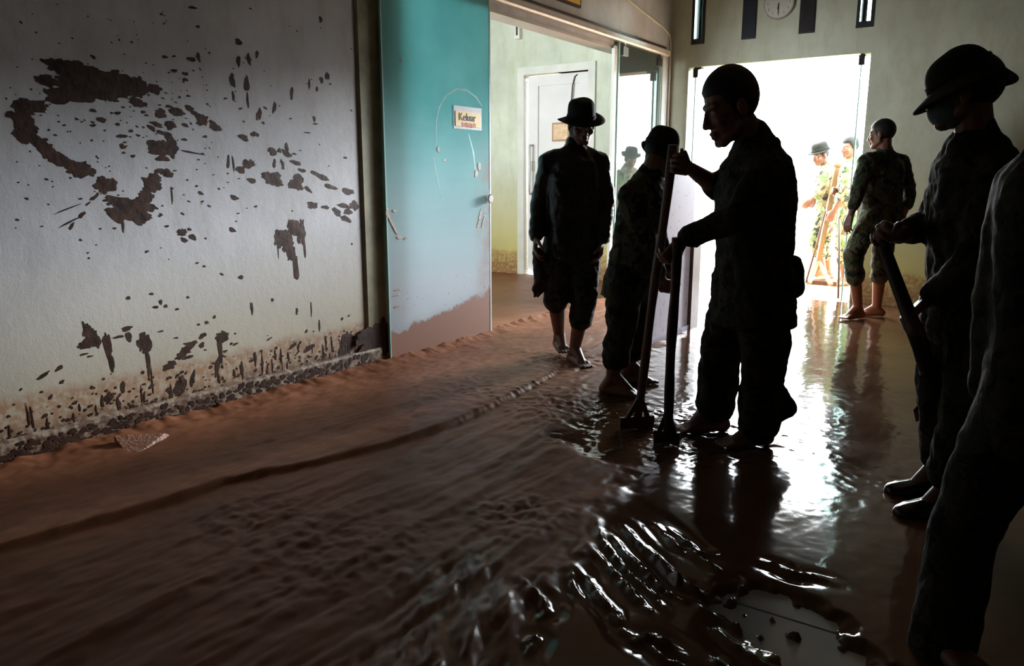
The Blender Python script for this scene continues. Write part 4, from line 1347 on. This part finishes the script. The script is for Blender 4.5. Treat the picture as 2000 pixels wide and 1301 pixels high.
# --- the man in the middle holding two poles, side-on
Y = 3.42
J = dict(head=W(1426, 207, Y - 0.02), neck=W(1478, 276, Y), shR=W(1450, 330, Y + 0.17), shL=W(1498, 338, Y - 0.16),
         elR=W(1404, 368, Y + 0.28), elL=W(1436, 425, Y - 0.20), wrR=W(1350, 330, Y + 0.14), wrL=W(1334, 468, Y - 0.10),
         hpR=W(1448, 572, Y + 0.10), hpL=W(1492, 575, Y - 0.08), knR=W(1408, 690, Y + 0.12), knL=W(1494, 700, Y - 0.10), anR=W(1396, 795, Y + 0.18), anL=W(1480, 838, Y - 0.02))
poleA0, poleA1 = W(1314, 292, Y + 0.10), G(1243, 832)
poleB0, poleB1 = W(1322, 478, Y - 0.12), G(1302, 862)
pa, pb = unit(poleA1 - poleA0), unit(poleB1 - poleB0)
person('bareheaded man in camouflage standing in profile against the bright doorway, gripping two poles', J, head_frame((-1.0, -0.12), 0.36), k=1.06, hk=1.23, tall=1.10, hat=None, hair=True, bulk=1.12,
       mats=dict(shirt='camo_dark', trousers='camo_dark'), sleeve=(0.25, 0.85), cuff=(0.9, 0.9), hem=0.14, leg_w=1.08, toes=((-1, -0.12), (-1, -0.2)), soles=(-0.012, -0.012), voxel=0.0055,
       hands=dict(R=dict(d=poleA0 + pa * 0.06 - J['wrR'], n=(-0.3, -0.9, 0.1), th=(0, 0, 1), curl=0.75), L=dict(d=(-0.55, 0.1, -0.8), n=(-0.5, 0.8, 0), th=(0, 0.6, 0.6), curl=0.7)),
       extra_trousers=[(W(1540, 520, Y), W(1545, 560, Y), 0.06, 0.06), (W(1500, 760, Y - 0.04), W(1528, 795, Y - 0.02), 0.07, 0.065)])
def squeegee(label, p0, p1, r, mat, head_c, head_dir, head_len, hmat):
    Mo = T((p1[0], p1[1], 0))
    e = tag(empty('mud_pusher', Mo), label, 'mud pusher')
    mb = MB()
    n = 12
    pts = [p0 + (p1 - p0) * q + np.array([0.003 * math.sin(q * 9), 0.003 * math.cos(q * 7), 0]) for q in np.linspace(0, 1, n)]
    mb.tube(pts, [r * (1 + 0.08 * math.sin(i * 1.7)) for i in range(n)], 10)
    obj('handle', mb, M[mat], parent=e, smooth=True)
    hd = unit([head_dir[0], head_dir[1], 0])
    mb = MB()
    mb.bar(head_c - hd * head_len / 2, head_c + hd * head_len / 2, 0.022, 0.06, side=np.cross(hd, (0, 0, 1)))
    hb = obj('head_board', mb, M[hmat], parent=e)
    mb = MB()
    q = unit(p0 - p1)
    for s in (-1, 1):
        mb.bar(p1 + q * 0.16, head_c + hd * s * head_len * 0.36, 0.016, 0.022, side=np.cross(hd, (0, 0, 1)))
    obj('brace', mb, M[hmat], parent=e)
    return e
squeegee('long brown pole with a wooden mud blade held at the top by the bareheaded man', poleA0 - pa * 0.02, poleA1, 0.021, 'wood_dark', G(1243, 832) + np.array([0, 0, 0.02]), (1.0, 0.25), 0.18, 'wood_dark')
squeegee('black soaked pole with a mud blade held low by the bareheaded man', poleB0 - pb * 0.03, poleB1, 0.022, 'wood_black', G(1302, 862) + np.array([0, 0, 0.02]), (0.9, -0.35), 0.12, 'wood_black')

# --- barefoot man walking away by the doorway
Y = 6.69
J = dict(head=W(1722, 262, Y), neck=W(1727, 298, Y), shR=W(1760, 318, Y + 0.12), shL=W(1694, 316, Y - 0.10),
         elR=W(1776, 378, Y + 0.10), elL=W(1676, 374, Y - 0.14), wrR=W(1764, 420, Y), wrL=W(1662, 418, Y - 0.16),
         hpR=W(1736, 425, Y + 0.06), hpL=W(1704, 425, Y - 0.06), knR=W(1720, 512, Y + 0.02), knL=W(1666, 496, Y - 0.12), anR=W(1712, 602, Y + 0.10), anL=W(1676, 602, Y - 0.02))
person('barefoot man in camouflage walking beside the bright doorway, legs red with mud', J, head_frame((-0.75, 0.66), 0.10), hk=1.03, bulk=1.08, mats=dict(shirt='camo', trousers='camo_light', skin='skin_red'), sleeve=(0.55, 0.6), cuff=(0.30, 0.42), hem=0.06,
       toes=((-0.8, 0.2), (-1, -0.35)), soles=(-0.005, -0.005), voxel=0.007, leg_w=0.95)

# --- two men outside
Y = 9.35
J = dict(head=W(1603, 303, Y), neck=W(1615, 325, Y), shR=W(1622, 336, Y + 0.15), shL=W(1612, 340, Y - 0.15), elR=W(1604, 372, Y + 0.15), elL=W(1600, 378, Y - 0.2), wrR=W(1590, 392, Y + 0.05), wrL=W(1586, 390, Y - 0.15),
         hpR=W(1620, 414, Y + 0.08), hpL=W(1614, 416, Y - 0.08), knR=W(1612, 476, Y + 0.08), knL=W(1594, 466, Y - 0.1), anR=W(1618, 530, Y + 0.1), anL=W(1608, 530, Y - 0.05))
person('man in a floppy hat bending forward outside the doorway', J, head_frame((-1, -0.2), 0.3), hat=dict(brim=0.05, droop=0.15), mats=dict(shirt='camo_pale', trousers='camo_pale', skin='skin_red'), sleeve=(0.3, 0.3), cuff=(0.4, 0.4), hem=0.08,
       toes=((-1, 0), (-1, -0.2)), soles=(-0.01, -0.01), voxel=0.009, cloth_voxel=0.014)
Y = 8.85
J = dict(head=W(1660, 287, Y), neck=W(1664, 315, Y), shR=W(1668, 330, Y + 0.16), shL=W(1658, 332, Y - 0.14), elR=W(1654, 372, Y + 0.18), elL=W(1650, 374, Y - 0.16), wrR=W(1634, 372, Y + 0.05), wrL=W(1630, 410, Y - 0.1),
         hpR=W(1662, 416, Y + 0.08), hpL=W(1656, 418, Y - 0.08), knR=W(1652, 482, Y + 0.06), knL=W(1646, 484, Y - 0.08), anR=W(1654, 543, Y + 0.1), anL=W(1650, 543, Y - 0.02))
p6Y = Y
person('man with cropped dark hair holding a wooden pusher outside the doorway', J, head_frame((-1, -0.25), 0.15), mats=dict(shirt='camo_pale', trousers='camo_pale', skin='skin_red'), sleeve=(0.35, 0.35), cuff=(0.4, 0.4), hem=0.08,
       toes=((-1, 0), (-1, -0.2)), soles=(-0.01, -0.01), voxel=0.009, cloth_voxel=0.014)
# pine pusher: handle, spread braces and a cross bar
b0, b1 = G(1576, 556), G(1634, 560)
hb = G(1592, 552)
e = tag(empty('mud_pusher', T((hb[0], hb[1], 0))), 'raw pine mud pusher with spread braces standing in the bright doorway', 'mud pusher')
htop, hbot = W(1636, 322, hb[1] + 0.05), W(1592, 540, hb[1])
mb = MB(); mb.bar(htop, hbot, 0.055, 0.035, side=(1, 0, 0)); mb.ell(htop, 0.05, 0.03, 0.045)
obj('handle', mb, M['wood_pale'], parent=e)
br0 = htop + (hbot - htop) * 0.86
for q in (G(1581, 553, 0.03), G(1623, 556, 0.03)):
    mb = MB(); mb.bar(br0, q, 0.045, 0.03, side=(1, 0, 0)); obj('brace', mb, M['wood_pale'], parent=e)
mb = MB(); mb.bar(b0 + np.array([0, 0, 0.03]), b1 + np.array([0, 0, 0.03]), 0.035, 0.05, side=(0, 1, 0)); obj('cross_bar', mb, M['wood_dark'], parent=e)
for lab, p, q, r in (('thin dark stick slanting behind the pine pusher', W(1612, 412, 8.9), G(1574, 552), 0.012), ('upright thin stick beside the walking man\'s bare feet', W(1639, 428, 8.0), G(1637, 583), 0.011)):
    mb = MB(); mb.tube([p, (p + q) / 2 + np.array([0.006, 0, 0]), q], r)
    tag(obj('stick', mb, M['wood_dark'], M=T((q[0], q[1], 0)), smooth=True), lab, 'stick')

# --- masked man in a bush hat at the right
Y = 2.72
J = dict(head=W(1886, 180, Y), neck=W(1904, 268, Y), shR=W(1882, 335, Y + 0.18), shL=W(1945, 345, Y - 0.16),
         elR=W(1822, 432, Y + 0.20), elL=W(1905, 510, Y - 0.16), wrR=W(1756, 462, Y + 0.12), wrL=W(1812, 585, Y - 0.02),
         hpR=W(1878, 590, Y + 0.10), hpL=W(1925, 592, Y - 0.08), knR=W(1838, 760, Y + 0.10), knL=W(1893, 775, Y - 0.10), anR=W(1846, 905, Y + 0.12), anL=W(1862, 950, Y - 0.06))
p7a, p7b = W(1716, 458, Y + 0.10), W(1800, 680, Y - 0.10)
person('masked man in a bush hat at the right holding a dark pole', J, head_frame((-0.80, 0.60), 0.06), k=1.04, hk=1.06, hat=dict(brim=0.062, droop=0.30, back_droop=1.25, tilt=0.50, crown_h=0.080, dome=0.9, wave=0.010, lift=0.048, rbase=0.094, back_len=0.45), mask=True,
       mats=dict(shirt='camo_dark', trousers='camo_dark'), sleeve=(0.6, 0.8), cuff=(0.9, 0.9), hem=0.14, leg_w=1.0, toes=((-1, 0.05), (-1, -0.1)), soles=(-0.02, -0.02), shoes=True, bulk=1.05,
       hands=dict(R=dict(d=p7a - J['wrR'] + np.array([0.02, 0, 0.01]), n=(0, -0.7, -0.5), th=(0, 0, 1), curl=0.75), L=dict(d=(-0.7, -0.1, -0.6), n=(-0.3, -0.2, -0.8), th=(0, 0.6, 0.5), curl=0.75)))
mb = MB()
mb.tube([p7a + (p7b - p7a) * q for q in np.linspace(-0.05, 1, 8)], [0.024, 0.024, 0.024, 0.024, 0.025, 0.026, 0.03, 0.03], 10)
e = tag(empty('shovel', T(zdrop(p7b, 0))), 'dark-handled shovel held by the masked man at the right', 'shovel')
obj('handle', mb, M['wood_black'], parent=e, smooth=True)
d = unit(p7b - p7a)
tip = G(1838, 848)
mb = MB(); mb.tube([p7b, p7b + (tip - p7b) * 0.45], [0.03, 0.026], 10); obj('shaft_end', mb, M['wood_black'], parent=e, smooth=True)
mb = MB()
dt = unit(tip - p7b); sx = unit(np.cross(dt, (0, 1, 0)))
s0 = p7b + (tip - p7b) * 0.42
nn = np.cross(dt, sx)
mb.rings([[s0 + dt * h + sx * wd * x + nn * (0.03 * (1 - x * x) + y) for x, y in ((-1, 0), (-0.5, 0), (0, 0), (0.5, 0), (1, 0), (1, 0.004), (0.5, 0.004), (0, 0.004), (-0.5, 0.004), (-1, 0.004))] for h, wd in ((0.0, 0.03), (0.04, 0.10), (0.2, 0.105), (0.27, 0.07), (0.30, 0.015))])
obj('blade', mb, M['black'], parent=e)

# --- cropped man nearest the camera at the right edge
Y = 1.78
J = dict(head=W(2175, 150, Y - 0.05), neck=W(2130, 250, Y), shR=W(2000, 372, Y + 0.10), shL=W(2230, 380, Y - 0.05),
         elR=W(1950, 585, Y + 0.14), elL=W(2290, 600, Y - 0.02), wrR=W(1930, 770, Y + 0.16), wrL=W(2260, 760, Y + 0.10),
         hpR=W(2010, 770, Y + 0.02), hpL=W(2150, 770, Y - 0.02), knR=W(1880, 1040, Y + 0.10), knL=W(2120, 1050, Y - 0.02), anR=W(1836, 1290, Y + 0.02), anL=W(2120, 1290, Y - 0.08))
person('dark figure at the right edge of the picture, only arm and leg in view', J, head_frame((-0.5, 0.85), 0.2), k=1.0, fold=0.5, mats=dict(shirt='camo_dark', trousers='camo_dark'), sleeve=(0.9, 0.9), cuff=(0.93, 0.93), hem=0.14,
       toes=((0.15, -1), (0.3, -0.9)), soles=(-0.012, -0.012), leg_w=0.95, hat=dict(brim=0.05, droop=0.2))

# ------------------------------------------------------------------ white muddied board by the opening
c0, c1 = toroom(G(1258, 674)), toroom(G(1348, 640))
ab, bb0, bb1 = 1.2, 3.06, 2.20
e = tag(empty('display_board', rmat(ab, 2.6, 0)), 'upright white board with mud specks and a dark post behind the poles', 'board')
mb = MB(); mb.box((ab - 0.012, bb1 + 0.0, -0.02), (ab, bb0, 1.24)); obj('panel', mb, M['board'], parent=e, space=MROOM)
mb = MB(); mb.box((ab - 0.05, bb1 - 0.10, -0.03), (ab + 0.03, bb1 + 0.06, 0.70)); obj('post', mb, M['wood_dark'], parent=e, space=MROOM)
mb = MB(); mb.box((ab - 0.07, bb1 - 0.13, 0.70), (ab + 0.06, bb1 + 0.14, 0.735)); obj('post_cap', mb, M['board'], parent=e, space=MROOM)
mb = MB(); mb.box((ab - 0.04, bb1 + 0.06, -0.02), (ab + 0.02, bb0, 0.03)); obj('bottom_rail', mb, M['board'], parent=e, space=MROOM)
